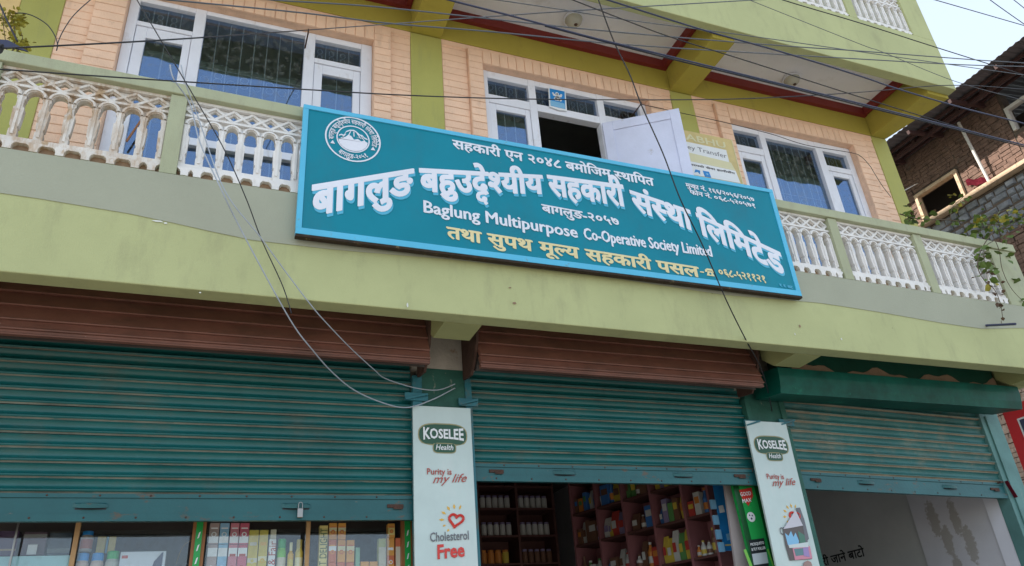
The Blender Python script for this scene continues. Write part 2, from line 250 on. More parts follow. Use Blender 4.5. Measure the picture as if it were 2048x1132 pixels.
# ------------------------------------------------------------------ helpers
def tag(o, label=None, cat=None, group=None, kind=None):
    if label: o['label'] = label
    if cat: o['category'] = cat
    if group: o['group'] = group
    if kind: o['kind'] = kind
    return o
def empty(name, loc=(0, 0, 0), label=None, cat=None, group=None, kind=None):
    o = bpy.data.objects.new(name, None); COL.objects.link(o); o.location = loc; o.empty_display_size = 0.1
    return tag(o, label, cat, group, kind)
def link(name, me, parent=None, loc=None):
    o = bpy.data.objects.new(name, me); COL.objects.link(o)
    if parent is not None:
        o.parent = parent
        w = Vector((0, 0, 0)); p = parent
        while p is not None: w += p.location; p = p.parent
        o.location = (Vector(loc) if loc is not None else Vector((0, 0, 0))) - w
    elif loc is not None: o.location = loc
    return o
class MB:
    """collects shapes in world coordinates and links them as one mesh object"""
    def __init__(s): s.v = []; s.f = []; s.mi = []; s.mats = []
    def m(s, m):
        if m not in s.mats: s.mats.append(m)
        return s.mats.index(m)
    def add(s, vs, fs, m):
        k = len(s.v); s.v += [tuple(v) for v in vs]; i = s.m(m)
        for f in fs: s.f.append(tuple(a + k for a in f)); s.mi.append(i)
    def box(s, x0, x1, y0, y1, z0, z1, m):
        s.add([(x0,y0,z0),(x1,y0,z0),(x1,y1,z0),(x0,y1,z0),(x0,y0,z1),(x1,y0,z1),(x1,y1,z1),(x0,y1,z1)],
              [(0,3,2,1),(4,5,6,7),(0,1,5,4),(1,2,6,5),(2,3,7,6),(3,0,4,7)], m)
    def prism(s, pts, y0, y1, m):      # pts (x,z), counter clockwise seen from -y
        n = len(pts)
        s.add([(x, y0, z) for x, z in pts] + [(x, y1, z) for x, z in pts],
              [tuple(range(n)), tuple(range(2*n-1, n-1, -1))] + [(i, i+n, (i+1) % n + n, (i+1) % n) for i in range(n)], m)
    def xprism(s, pts, x0, x1, m):     # pts (y,z)
        n = len(pts)
        s.add([(x0, y, z) for y, z in pts] + [(x1, y, z) for y, z in pts],
              [tuple(range(n-1, -1, -1)), tuple(range(n, 2*n))] + [(i, (i+1) % n, (i+1) % n + n, i+n) for i in range(n)], m)
    def bar(s, a, b, w, d, m, up=Vector((0, 0, 1))):
        a = Vector(a); b = Vector(b); t = (b - a).normalized()
        u = t.cross(up);
        if u.length < 1e-3: u = t.cross(Vector((0, 1, 0)))
        u.normalize(); v = t.cross(u).normalized(); u *= w/2; v *= d/2
        s.add([a-u-v, a+u-v, a+u+v, a-u+v, b-u-v, b+u-v, b+u+v, b-u+v], [(0,3,2,1),(4,5,6,7),(0,1,5,4),(1,2,6,5),(2,3,7,6),(3,0,4,7)], m)
    def tube(s, pts, r, m, k=6, closed=False):
        pts = [Vector(p) for p in pts]; n = len(pts); base = len(s.v); prev = None; vs = []
        for i, p in enumerate(pts):
            t = (pts[(i+1) % n if closed else min(i+1, n-1)] - pts[(i-1) % n if closed else max(i-1, 0)]).normalized()
            if prev is None:
                u = t.cross(Vector((0, 0, 1)));
                if u.length < 1e-3: u = t.cross(Vector((0, 1, 0)))
            else: u = prev - t * prev.dot(t)
            u.normalize(); prev = u; w = t.cross(u)
            rr = r(i/(n-1)) if callable(r) else r
            for j in range(k):
                a = 2*math.pi*j/k; vs.append(p + u*math.cos(a)*rr + w*math.sin(a)*rr)
        fs = []
        for i in range(n if closed else n-1):
            for j in range(k):
                a, b = i*k+j, i*k+(j+1) % k; c, d = ((i+1) % n)*k+(j+1) % k, ((i+1) % n)*k+j
                fs.append((a, b, c, d))
        if not closed: fs += [tuple(range(k-1, -1, -1)), tuple((n-1)*k+j for j in range(k))]
        s.add(vs, fs, m)
    def lathe(s, c, prof, m, k=14, axis='z'):
        vs = []; fs = []
        for r, h in prof:
            for j in range(k):
                a = 2*math.pi*j/k
                p = (c[0]+r*math.cos(a), c[1]+r*math.sin(a), c[2]+h) if axis == 'z' else (c[0]+r*math.cos(a), c[1]+h, c[2]+r*math.sin(a))
                vs.append(p)
        for i in range(len(prof)-1):
            for j in range(k): fs.append((i*k+j, i*k+(j+1) % k, (i+1)*k+(j+1) % k, (i+1)*k+j))
        fs += [tuple(range(k-1, -1, -1)), tuple((len(prof)-1)*k+j for j in range(k))]
        s.add(vs, fs, m)
    def build(s, name, parent=None, smooth=False, bevel=0, origin=None, subtract=True):
        me = bpy.data.meshes.new(name)
        o0 = Vector(origin) if origin is not None else Vector((0, 0, 0))
        me.from_pydata([tuple(Vector(v) - o0) for v in s.v], [], s.f)
        for m in s.mats: me.materials.append(m)
        me.polygons.foreach_set('material_index', s.mi)
        if smooth: me.polygons.foreach_set('use_smooth', [True]*len(me.polygons))
        me.validate(); me.update()
        o = link(name, me, parent, o0)
        if bevel:
            b = o.modifiers.new('bevel', 'BEVEL'); b.width = bevel; b.segments = 2; b.limit_method = 'ANGLE'
        if smooth:
            try: me.shade_smooth_by_angle = None
            except Exception: pass
        return o
def box(name, x0, x1, y0, y1, z0, z1, m, parent=None, bevel=0):
    b = MB(); b.box(x0, x1, y0, y1, z0, z1, m); return b.build(name, parent, bevel=bevel)
def spline(pts, n=8):
    P = [Vector(p) for p in pts]
    if len(P) < 3: return [P[0].lerp(P[-1], i/n) for i in range(n+1)]
    out = []
    for i in range(len(P)-1):
        p0 = P[max(i-1, 0)]; p1 = P[i]; p2 = P[i+1]; p3 = P[min(i+2, len(P)-1)]
        for j in range(n):
            t = j/n
            out.append(0.5*((2*p1)+(-p0+p2)*t+(2*p0-5*p1+4*p2-p3)*t*t+(-p0+3*p1-3*p2+p3)*t*t*t))
    out.append(P[-1]); return out

# ------------------------------------------------------------------ lettering
_g = {}
def glyph(ch, off=0.0, clip=None):
    k = (ch, off, clip)
    if k in _g: return _g[k]
    c = bpy.data.curves.new('t', 'FONT'); c.body = ch; c.size = 1; c.resolution_u = 2; c.bevel_depth = off; c.bevel_resolution = 1
    o = bpy.data.objects.new('t', c); COL.objects.link(o)
    dg = bpy.context.evaluated_depsgraph_get(); me = bpy.data.meshes.new_from_object(o.evaluated_get(dg))
    bpy.data.objects.remove(o); bpy.data.curves.remove(c)
    if clip:
        import bmesh
        bm = bmesh.new(); bm.from_mesh(me)
        for co, no in clip:
            bmesh.ops.bisect_plane(bm, geom=bm.verts[:]+bm.edges[:]+bm.faces[:], plane_co=(*co, 0), plane_no=(*no, 0), clear_outer=True)
        bm.to_mesh(me); bm.free()
    V = [(v.co.x, v.co.y, v.co.z/off if off else 0.0) for v in me.vertices]
    Fc = [tuple(p.vertices) for p in me.polygons if sum(V[i][2] for i in p.vertices) > -0.01]
    bpy.data.meshes.remove(me)
    _g[k] = (V, Fc); return _g[k]
ZERO = 'ुूंे्'
def layout(s, off=0.0):
    """simple Devanagari shaping: short i written before its consonant, '~' after a letter gives its half form, '^' stacks a small copy of the next letter below"""
    items = []; x = 0; i = 0
    while i < len(s):
        ch = s[i]
        if ch == ' ': x += 0.30; i += 1; continue
        dev = '\u0900' <= ch <= '\u097f'
        half = i+1 < len(s) and s[i+1] == '~'
        stack = i+1 < len(s) and s[i+1] == '^'
        V, Fc = glyph(ch, off)
        xmax = max(v[0] for v in V); xmin = min(v[0] for v in V)
        if half:
            xm = max(v[0] for v in glyph(ch, 0)[0]); cut = xm - 0.215
            items.append((x, 0, 1, glyph(ch, off, (((cut, 0), (1, 0)),)))); x += cut - 0.02; i += 2; continue
        items.append((x, 0, 1, (V, Fc)))
        if stack:
            items.append((x+0.10, -0.33, 0.72, glyph(s[i+2], off, (((0, 0.5), (0, 1)),)))); x += max(v[0] for v in glyph(ch, 0)[0]) - 0.012; i += 3; continue
        if dev:
            xm = max(v[0] for v in glyph(ch, 0)[0])
            if ch in ZERO: pass
            elif ch == 'ि': x += 0.262
            elif '०' <= ch <= '९': x += 0.56
            else: x += xm - 0.012
        else: x += (0.32 if ch == '-' else xmax + 0.05)
        i += 1
    return items, x
def lettering(name, s, m, parent, fn, off=0.0, dy=0.0, shear=0.0, nrm=(0, -1), nib=None):
    """fn(t,h) -> world point for text parameter t in 0..1 and height h (in units of the letter size)"""
    items, total = layout(s, off); len_pass = 0
    vs = []; fs = []
    passes = [(0, 0, 0)] if not nib else [(-nib[0], -nib[1], 0), (0, 0, 0.00025), (nib[0], nib[1], 0.0005)]
    for n, (x, y, sc, (V, Fc)) in [(n, (it[0]+a, it[1]+b_, it[2], it[3])) for n, it in enumerate(items) for a, b_, _ in passes]:
        pz = passes[len_pass % len(passes)][2]; len_pass += 1
        k = len(vs); e = 0.00008*(n % 3) + dy + pz
        for a, b, z in V:
            d = e + z*0.0012
            xx = x + a*sc + shear*(y+b*sc); p = fn(xx/total, y + b*sc); vs.append((p[0]+nrm[0]*d, p[1]+nrm[1]*d, p[2]))
        fs += [tuple(i+k for i in f) for f in Fc]
    mb = MB(); mb.add(vs, fs, m); return mb.build(name, parent)
def line_fn(x0, z0, x1, z1, y, hz, base=0.0):
    return lambda t, h: (x0+(x1-x0)*t, y, z0+(z1-z0)*t + (h-base)*hz)
def interp(x, tab):
    if x <= tab[0][0]: a, b = tab[0], tab[1]
    elif x >= tab[-1][0]: a, b = tab[-2], tab[-1]
    else:
        for a, b in zip(tab, tab[1:]):
            if a[0] <= x <= b[0]: break
    return a[1] + (b[1]-a[1])*(x-a[0])/(b[0]-a[0])
def latin(name, s, m, parent, x0, x1, z0, h, y, off=0.0, z1=None, shear=0.0, arch=0.0, nib=None):
    """whole latin string fitted between x0 and x1, capital height h"""
    c = bpy.data.curves.new('t', 'FONT'); c.body = s; c.size = 1; c.resolution_u = 2; c.bevel_depth = off; c.bevel_resolution = 1; c.shear = shear
    o = bpy.data.objects.new('t', c); COL.objects.link(o)
    dg = bpy.context.evaluated_depsgraph_get(); me = bpy.data.meshes.new_from_object(o.evaluated_get(dg))
    bpy.data.objects.remove(o)
    xs = [v.co.x for v in me.vertices]; a, b = min(xs), max(xs)
    mb = MB(); F_ = [tuple(p.vertices) for p in me.polygons if not off or sum(me.vertices[i].co.z for i in p.vertices) > -0.01*off]
    for q_, (nx, nz) in enumerate([(0, 0)] if not nib else [(-nib[0], -nib[1]), (0, 0), (nib[0], nib[1])]):
        vs = []
        for v in me.vertices:
            t = (v.co.x-a)/(b-a); yy = y(t) if callable(y) else y
            hh = h*(1+arch*(2*t-1)**2)
            vs.append((x0+(x1-x0)*t+nx*h, yy-(v.co.z/off*0.0008 if off else 0)-0.0003*q_, z0+((z1 if z1 is not None else z0)-z0)*t+(v.co.y/0.73-0.5)*hh+0.5*h+nz*h))
        mb.add(vs, F_, m)
    bpy.data.meshes.remove(me)
    return mb.build(name, parent)

# ================================================================== setting
YF, YW, YG, YS = 3.90, 4.76, 4.82, 4.68
g = MB(); g.add([(-600,-600,0),(600,-600,0),(600,600,0),(-600,600,0)], [(0,1,2,3)], MA['concrete'])
tag(g.build('ground'), kind='structure')

B = empty('shop_building', (2.6, 4.7, 0), 'pale green and peach three storey shop building with white balustrades and teal roller shutters', 'building')
def st(name, *a, **k):
    return box(name, *a, parent=B, **k)
zr = lambda x: 4.915 - 0.0165*(x+1)      # the rail runs a little out of level
# rear mass and rooms
XL, XR = -6.0, 6.77
st('unseen_upper_block', XL, XR-0.02, 4.80, 14.0, 7.12, 13.9, MA['fascia'])  # unseen storeys, height set so their shadow crosses the neighbour house
st('rear_wall', XL, XR-0.02, 9.0, 9.2, 0, 7.02, MA['inner'])
st('rear_wall', XL, XR-0.02, 13.8, 14.0, 0, 7.0, MA['inner'])
st('side_wall', XR-0.22, XR-0.02, 4.9, 9.0, 4.12, 7.02, MA['fascia'])
st('side_wall', XR-0.22, XR-0.02, 4.9, 9.0, 0, 3.62, MA['passage_grey'])
st('side_wall', XR-0.24, XR-0.221, 4.92, 5.72, 0, 3.61, MA['passage'])
st('jamb', XR-0.26, XR-0.05, 4.78, 4.915, 0, 3.61, MA['jambwhite'])
st('side_wall', XL, XL+0.2, 4.8, 9.0, 0, 7.02, MA['inner'])
st('floor_slab', XL, XR-0.03, 4.72, 9.0, 3.62, 4.10, MA['inner'])
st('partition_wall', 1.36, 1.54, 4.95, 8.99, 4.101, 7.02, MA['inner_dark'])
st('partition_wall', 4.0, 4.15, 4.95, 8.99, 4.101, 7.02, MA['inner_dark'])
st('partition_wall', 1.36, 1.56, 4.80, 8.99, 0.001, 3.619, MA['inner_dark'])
st('partition_wall', 4.10, 4.24, 4.80, 8.99, 0.001, 3.619, MA['passage'])
st('room_ceiling', XL+.2, XR-0.25, 5.0, 8.99, 7.02, 7.10, MA['inner'])
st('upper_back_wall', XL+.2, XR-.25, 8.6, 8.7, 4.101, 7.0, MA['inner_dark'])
st('threshold_slab', XL, XR, 4.3, 9.0, 0.0, 0.15, MA['concrete'])

# fascia (lower balcony), with its underside
b = MB()
n = 16; xs = [XL + (6.70-XL)*i/n for i in range(n+1)]
pts = [(XL, 3.55), (6.70, 3.55)] + [(x, zr(x)-0.645) for x in reversed(xs)]
b.prism(pts, YF, YF+0.12, MA['fascia']); fas = b.build('balcony_fascia', B, bevel=0.006)
# less lit band above the ground bounce, painted in greyer, wavy lower edge
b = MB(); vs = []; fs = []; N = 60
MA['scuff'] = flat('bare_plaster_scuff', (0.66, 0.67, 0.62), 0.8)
_band = mat('less_lit_grey_green', (0.355, 0.365, 0.28), 0.8, 0.07, 1.6, 0.2, 120)
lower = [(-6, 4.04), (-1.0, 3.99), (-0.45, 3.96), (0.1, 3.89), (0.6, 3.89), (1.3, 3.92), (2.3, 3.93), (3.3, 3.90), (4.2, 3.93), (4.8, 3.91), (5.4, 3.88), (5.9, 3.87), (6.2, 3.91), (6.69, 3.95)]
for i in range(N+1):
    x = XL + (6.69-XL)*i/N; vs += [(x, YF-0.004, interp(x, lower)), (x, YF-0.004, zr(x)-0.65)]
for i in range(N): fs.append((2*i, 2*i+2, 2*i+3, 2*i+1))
b.add(vs, fs, _band); b.build('less_lit_band', B)
st('balcony_slab', XL, 6.69, YF+0.125, 4.71, 3.86, 4.10, MA['fascia'])
st('balcony_side', 6.58, 6.70, YF+0.125, 4.71, 3.555, 3.855, MA['fascia'])
def sloped_rail(name, x0, x1, a, c, y0, y1, m):
    b = MB(); b.prism([(x0, zr(x0)+a), (x1, zr(x1)+a), (x1, zr(x1)+c), (x0, zr(x0)+c)], y0, y1, m); return b.build(name, B, bevel=0.005)
sloped_rail('top_rail', XL, 6.70, -0.078, 0.0, YF-0.012, YF+0.13, MA['rail'])
posts = [-6, -5.1, -4.15, -3.2, -2.25, -1.30, -0.35, 0.60, 1.62, 2.63, 3.65, 4.57, 5.495, 6.50]
for x in posts[1:]:
    hw = 0.044 if x < 6 else 0.14
    x1 = x + hw if x < 6 else 6.68
    b = MB(); b.prism([(x-hw, zr(x)-0.643), (x1, zr(x)-0.643), (x1, zr(x)-0.082), (x-hw, zr(x)-0.082)], YF+0.002, YF+0.12, MA['rail']); b.build('balcony_post', B)
for (u_, v_, w_, h_, m_) in ((315, 442, 0.030, 0.006, 'scuff'), (331, 446, 0.010, 0.006, 'scuff'), (815, 610, 0.006, 0.016, 'scuff'), (400, 585, 0.006, 0.004, 'scuff'), (1029, 606, 0.014, 0.008, 'groove'), (1020, 575, 0.010, 0.004, 'groove'), (1600, 652, 0.008, 0.012, 'groove'), (1683, 678, 0.006, 0.010, 'scuff'), (1590, 668, 0.004, 0.010, 'scuff')):
    c_ = at(u_, v_, YF-0.0055); b = MB(); b.prism([(c_.x-w_, c_.z), (c_.x-w_*0.3, c_.z-h_), (c_.x+w_, c_.z-h_*0.5), (c_.x+w_*0.5, c_.z+h_), (c_.x-w_*0.5, c_.z+h_*0.7)], YF-0.0055, YF-0.0045, MA[m_]); b.build('paint_scuff', B)
# side return rail of the balcony
st('side_rail', 6.58, 6.69, YF+0.14, 4.75, 4.72, 4.785, MA['fascia'])

# balusters ---------------------------------------------------------
def baluster_mesh(m):
    b = MB(); d0, d1 = -0.022, 0.022
    prof = [(0.0, 0.021), (0.055, 0.021), (0.06, 0.016), (0.075, 0.016), (0.08, 0.021), (0.10, 0.023), (0.19, 0.026), (0.205, 0.026), (0.21, 0.018), (0.235, 0.016), (0.262, 0.017), (0.268, 0.022), (0.29, 0.022)]
    pts = [(w, z) for z, w in prof] + [(-w, z) for z, w in reversed(prof)]
    b.prism(pts, d0, d1, m)
    b.prism([(0.007, 0.02), (0.007, 0.28), (-0.007, 0.28), (-0.007, 0.02)][::-1] and [(-0.007, 0.02), (0.007, 0.02), (0.007, 0.28), (-0.007, 0.28)], d0-0.009, d0, m)
    me = bpy.data.meshes.new('baluster'); me.from_pydata(b.v, [], b.f); me.materials.append(m); return me
def arch_mesh(m, p):
    b = MB(); k = 9; ro = p*0.5-0.001; ri = p*0.5-0.024
    for r0, r1, y0, y1 in ((ri, ro, -0.024, 0.022), (ri+0.006, ri+0.017, -0.033, -0.0245)):
        vs = []
        for i in range(k+1):
            a = math.pi*i/k
            for r in (r0, r1):
                for y in (y0, y1): vs.append((r*math.cos(a), y, r*math.sin(a)))
        fs = []
        for i in range(k):
            A = i*4; Bq = A+4
            fs += [(A, A+2, Bq+2, Bq), (A+1, Bq+1, Bq+3, A+3), (A, Bq, Bq+1, A+1), (A+2, A+3, Bq+3, Bq+2)]
        b.add(vs, fs, m)
    me = bpy.data.meshes.new('arch'); me.from_pydata(b.v, [], b.f); me.materials.append(m); return me
def diamond_mesh(m, p, h):
    b = MB(); a_ = p/2-0.0003; w_ = p*0.27; v_ = h*0.30; z_ = h/2
    for sx in (1, -1):          # solid web with a diamond hole in each cell
        for sz in (1, -1):
            pts = [(sx*a_, z_), (sx*a_, z_+sz*z_), (0, z_+sz*z_), (0, z_+sz*v_), (sx*w_, z_)]
            if sx*sz < 0: pts = pts[::-1]
            b.prism(pts, -0.004, 0.016, m)
    t = 0.0075; L = math.hypot(p/2, h/2); nx, nz = (h/2)/L*t, (p/2)/L*t
    for q_, (xa, za, xb, zb2) in enumerate(((-p/2, h/2, 0, h), (0, h, p/2, h/2), (p/2, h/2, 0, 0), (0, 0, -p/2, h/2))):
        d = Vector((xb-xa, zb2-za)).normalized(); n_ = Vector((-d.y, d.x))*t
        pts = [(xa-n_.x, za-n_.y), (xb-n_.x, zb2-n_.y), (xb+n_.x, zb2+n_.y), (xa+n_.x, za+n_.y)]
        b.prism(pts, -0.022+0.002*(q_ % 2), -0.002, m)
    me = bpy.data.meshes.new('lattice_cross'); me.from_pydata(b.v, [], b.f); me.materials.append(m); return me
def panel(x0, x1, n, m, z_of, y=YF+0.055, parts=True, name='balustrade_panel'):
    p = (x1-x0)/n; bm_, am, dm = baluster_mesh(m), arch_mesh(m, p), diamond_mesh(m, p, 0.085)
    top = z_of(0.5*(x0+x1)); z0 = top-0.575
    q = MB()
    def sb(a, c, y0, y1, mm=m): q.prism([(x0, z_of(x0)+a), (x1, z_of(x1)+a), (x1, z_of(x1)+c), (x0, z_of(x0)+c)], y0, y1, mm)
    sb(-0.097, -0.079, y-0.028, y+0.022)          # bar above the lattice
    sb(-0.205, -0.190, y-0.030, y+0.024)          # bar below the lattice
    sb(-0.575, -0.548, y-0.032, y+0.026)          # foot rail
    sb(-0.588, -0.5755, y-0.040, y+0.026)
    o = q.build(name, B)
    for i in range(n+1):
        x = x0 + p*i; zz = z_of(x)
        xx = min(max(x, x0+0.012), x1-0.012)
        link('baluster', bm_, o, (xx, y, zz-0.548))
    for i in range(n):
        x = x0 + p*(i+0.5); zz = z_of(x)
        link('arch', am, o, (x, y, zz-0.258))
        link('lattice_cross', dm, o, (x, y, zz-0.186))
    # solid web between the arches and the scalloped foot
    w = MB()
    for i in range(n+1):
        x = x0+p*i; zz = z_of(x)
        a0 = 0 if i == 0 else -1; a1 = 0 if i == n else 1
        K = 5; r = p*0.5-0.004
        pts = []
        for j in range(K+1):
            a = math.pi/2*j/K
            if a1: pts.append((x + p/2 - r*math.cos(a), zz-0.258+r*math.sin(a)))
        if a1: w.prism([(x+0.0005, zz-0.258)] + pts + [(x+p/2, zz-0.2055), (x+0.0005, zz-0.2055)], y-0.006, y+0.014, m)
        pts = []
        for j in range(K+1):
            a = math.pi/2*j/K
            if a0: pts.append((x - p/2 + r*math.cos(a), zz-0.258+r*math.sin(a)))
        if a0: w.prism(([(x-0.0005, zz-0.258)] + pts + [(x-p/2, zz-0.2055), (x-0.0005, zz-0.2055)])[::-1], y-0.006, y+0.014, m)
    w.build('web', o)
    fb = MB(); fb.prism([(-0.020, -0.048), (0.020, -0.048), (0.020, -0.026), (0.026, -0.012), (0.040, -0.0005), (-0.040, -0.0005), (-0.026, -0.012), (-0.020, -0.026)], -0.046, 0.02, m)
    fm = bpy.data.meshes.new('foot_block'); fm.from_pydata(fb.v, [], fb.f); fm.materials.append(m)
    for i in range(n+1):
        x = min(max(x0+p*i, x0+0.041), x1-0.041); link('foot_block', fm, o, (x, y, z_of(x)-0.588))
    gb = MB(); gb.prism([(x0, z_of(x0)-0.637), (x1, z_of(x1)-0.637), (x1, z_of(x1)-0.589), (x0, z_of(x0)-0.589)], y-0.012, y+0.018, MA['groove']); gb.build('grimy_recess', o)
    return o
for a, c in zip(posts[1:], posts[2:]):
    if a < -1.4: continue
    x0, x1 = a+0.045, (c-0.045 if c < 6 else c-0.142)
    panel(x0, x1, 7 if a < -1 else 8, MA['balus_old'] if a < -0.5 else MA['balus'], zr)

# upper balcony ---------------------------------------------------------
st('upper_fascia', XL, 6.905, YF, YF+0.10, 6.70, 7.385, MA['fascia'], bevel=0.006)
st('upper_top_rail', XL, 6.905, YF-0.012, YF+0.12, 8.02, 8.10, MA['fascia'])
st('upper_slab', XL, 6.89, YF+0.105, 4.79, 7.04, 7.115, MA['fascia'])
zu = lambda x: 8.0
ups = [2.95, 3.87, 4.82, 5.775, 6.60]
for a, c in zip(ups, ups[1:]):
    p_ = panel(a+0.055, c-(0.055 if c < 6 else 0.0), 8, MA['balus'], zu, YF+0.05)
for x in ups[:-1]: st('upper_post', x-0.054, x+0.054, YF+0.002, YF+0.1, 7.387, 8.018, MA['fascia'])
st('upper_post', 6.602, 6.90, YF+0.002, YF+0.1, 7.387, 8.018, MA['fascia'])
st('upper_side_parapet', 6.80, 6.90, YF+0.105, 4.79, 7.117, 8.018, MA['fascia'])
# columns, beams, soffits, cornices
cols = [(-1.53, -1.27), (1.297, 1.577), (3.93, 4.185), (6.545, 6.77)]
for x0, x1 in cols:
    st('column', x0, x1, YW-0.012, YW+0.2, 4.101, 6.668, MA['col'], bevel=0.006)
    a_, c_ = (x0+0.005, x1-0.005) if x0 < 6 else (6.60, 6.898)
    b = MB(); b.add([(a_, YF+0.102, 6.665), (c_, YF+0.102, 6.665), (x1-0.005, YW-0.02, 6.665), (x0+0.005, YW-0.02, 6.665), (a_, YF+0.102, 7.038), (c_, YF+0.102, 7.038), (x1-0.005, YW-0.02, 7.038), (x0+0.005, YW-0.02, 7.038)],
        [(0,3,2,1),(4,5,6,7),(0,1,5,4),(1,2,6,5),(2,3,7,6),(3,0,4,7)], MA['olive']); b.build('cross_beam', B, bevel=0.006)
st('wall_beam', XL, XR, YW-0.018, YW+0.2, 6.672, 7.037, MA['olive'], bevel=0.006)
bays = [(-5.9, -1.54), (-1.27, 1.297), (1.577, 3.93), (4.185, 6.545)]
for x0, x1 in bays:
    st('soffit_panel', x0, x1, YF+0.105, YW-0.02, 7.018, 7.036, MA['ceil'])
    b = MB()
    b.box(x0, x1, YW-0.062, YW-0.0185, 6.915, 7.0175, MA['red'])
    b.box(x0, x0+0.045, YF+0.103, YW-0.0625, 6.925, 7.0175, MA['red'])
    b.box(x1-0.045, x1, YF+0.103, YW-0.0625, 6.925, 7.0175, MA['red'])
    b.build('cornice', B)
# ceiling lamps on the soffits
def lamp(u, v, label):
    c = atz(u, v, 7.0)
    L = empty('ceiling_lamp', (c.x, c.y, 7.017), label, 'lamp', 'round lamps on the balcony soffit')
    b = MB(); b.lathe((c.x, c.y, 6.99), [(0.085, 0.027), (0.095, 0.015), (0.098, 0.0)], MA['white'], 24); b.build('base_ring', L)
    b = MB(); b.lathe((c.x, c.y, 6.985), [(0.02, -0.062), (0.05, -0.052), (0.072, -0.028), (0.082, 0.0), (0.083, 0.004)], flat('clouded_lamp_glass', (0.50, 0.49, 0.42), 0.15), 24); b.build('glass_bowl', L, smooth=True)
    b = MB(); b.lathe((c.x+0.01, c.y-0.01, 6.922), [(0.012, -0.008), (0.018, 0.0)], MA['iron'], 10); b.build('cap', L)
lamp(1147, 38, 'round glass soffit lamp in the bay above the middle window with the open leaf')
lamp(1583, 158, 'round glass soffit lamp in the right bay above the window beside the corner column')

# ------------------------------------------------------------------ window walls with bricks
def wallpiece(x0, x1, z0, z1, y0=YW, y1=YW+0.18):
    return st('wall', x0, x1, y0, y1, z0, z1, MA['peach_joint'])
wins = [(-0.87, 0.975, 6.45, -1.08, 1.12), (1.945, 3.64, 6.455, 1.81, 3.80), (4.58, 6.19, 6.445, 4.43, 6.38)]
edges = [(-1.27, 1.297), (1.577, 3.93), (4.185, 6.545)]
brick_me = {}
def brick(w, h, d, m, key):
    k = (round(w, 3), round(h, 3), d, key)
    if k not in brick_me:
        b = MB(); c = 0.003
        # slightly chamfered front
        b.add([(-w/2, 0, -h/2), (w/2, 0, -h/2), (w/2, 0, h/2), (-w/2, 0, h/2),
               (-w/2, -d+c, -h/2), (w/2, -d+c, -h/2), (w/2, -d+c, h/2), (-w/2, -d+c, h/2),
               (-w/2+c, -d, -h/2+c), (w/2-c, -d, -h/2+c), (w/2-c, -d, h/2-c), (-w/2+c, -d, h/2-c)],
              [(0, 1, 5, 4), (1, 2, 6, 5), (2, 3, 7, 6), (3, 0, 4, 7), (4, 5, 9, 8), (5, 6, 10, 9), (6, 7, 11, 10), (7, 4, 8, 11), (8, 9, 10, 11)], m)
        me = bpy.data.meshes.new('brick'); me.from_pydata(b.v, [], b.f); me.materials.append(m); brick_me[k] = me
    return brick_me[k]
MA['peach2'] = mat('peach_paint_darker', (0.835, 0.56, 0.40), 0.85, 0.12, 5, 0.4, 90)
def brick_strip(par, x0, x1, y, z0, z1, stuff=False):
    h = 0.0755; nrow = int(round((z1-z0)/h)); h = (z1-z0)/nrow
    q = MB()
    for r in range(nrow):
        z = z0 + (r+0.5)*h; w = x1-x0; m = MA['peach'] if random.random() < 0.75 else MA['peach2']
        cuts = [x0, x1] if w < 0.22 or r % 2 else [x0, x0+w*random.choice((0.42, 0.55)), x1]
        if w < 0.28: cuts = [x0, x1]
        for a, c in zip(cuts, cuts[1:]):
            bw = c-a-0.004
            if stuff: q.box(a+0.002, c-0.002, y-0.008, y, z-h/2+0.003, z+h/2-0.003, m)
            else:
                o = link('brick', brick(bw, h-0.005, 0.005, m, m.name), par, ((a+c)/2, y-0.0005*random.random()*4, z))
    if stuff: tag(q.build('brickwork', par), kind='stuff')
for (w0, w1, head, s0, s1), (e0, e1) in zip(wins, edges):
    wl = wallpiece(e0, w0, 4.101, 6.668)
    wr = wallpiece(w1, e1, 4.101, 6.668)
    wh = wallpiece(w0, w1, head, 6.668)
    # proud surround backing
    surround = MB(); ys = YW-0.035
    surround.box(s0, w0, ys, YW-0.001, 4.102, 6.61, MA['peach_joint']); surround.box(w1, s1, ys, YW-0.001, 4.102, 6.61, MA['peach_joint'])
    surround.box(w0, w1, ys, YW-0.001, head, 6.61, MA['peach_joint'])
    so_ = surround.build('window_surround', B)
    for (a, c, y, par) in ((e0, s0, YW, wl), (s1, e1, YW, wr), (s0, w0, ys, so_), (w1, s1, ys, so_)):
        top = 6.66 if y == YW else 6.605
        brick_strip(par, a+0.001, c-0.001, y, 4.88, top)
        brick_strip(par, a+0.001, c-0.001, y, 4.12, 4.88, stuff=True)
    nb = int((w1-w0)/0.078)
    for i in range(nb):
        x = w0 + (w1-w0)*(i+0.5)/nb
        link('header_brick', brick((w1-w0)/nb-0.005, 6.605-head-0.004, 0.010, MA['peach'], 'h'), so_, (x, ys, (head+6.605)/2))
    box('plain_band', e0+.001, e1-.001, YW-0.010, YW-0.001, 6.612, 6.667, MA['peach'], B)
# far left bay beyond column
st('wall', -3.2, -1.535, YW, YW+0.15, 4.101, 6.668, MA['cream'])

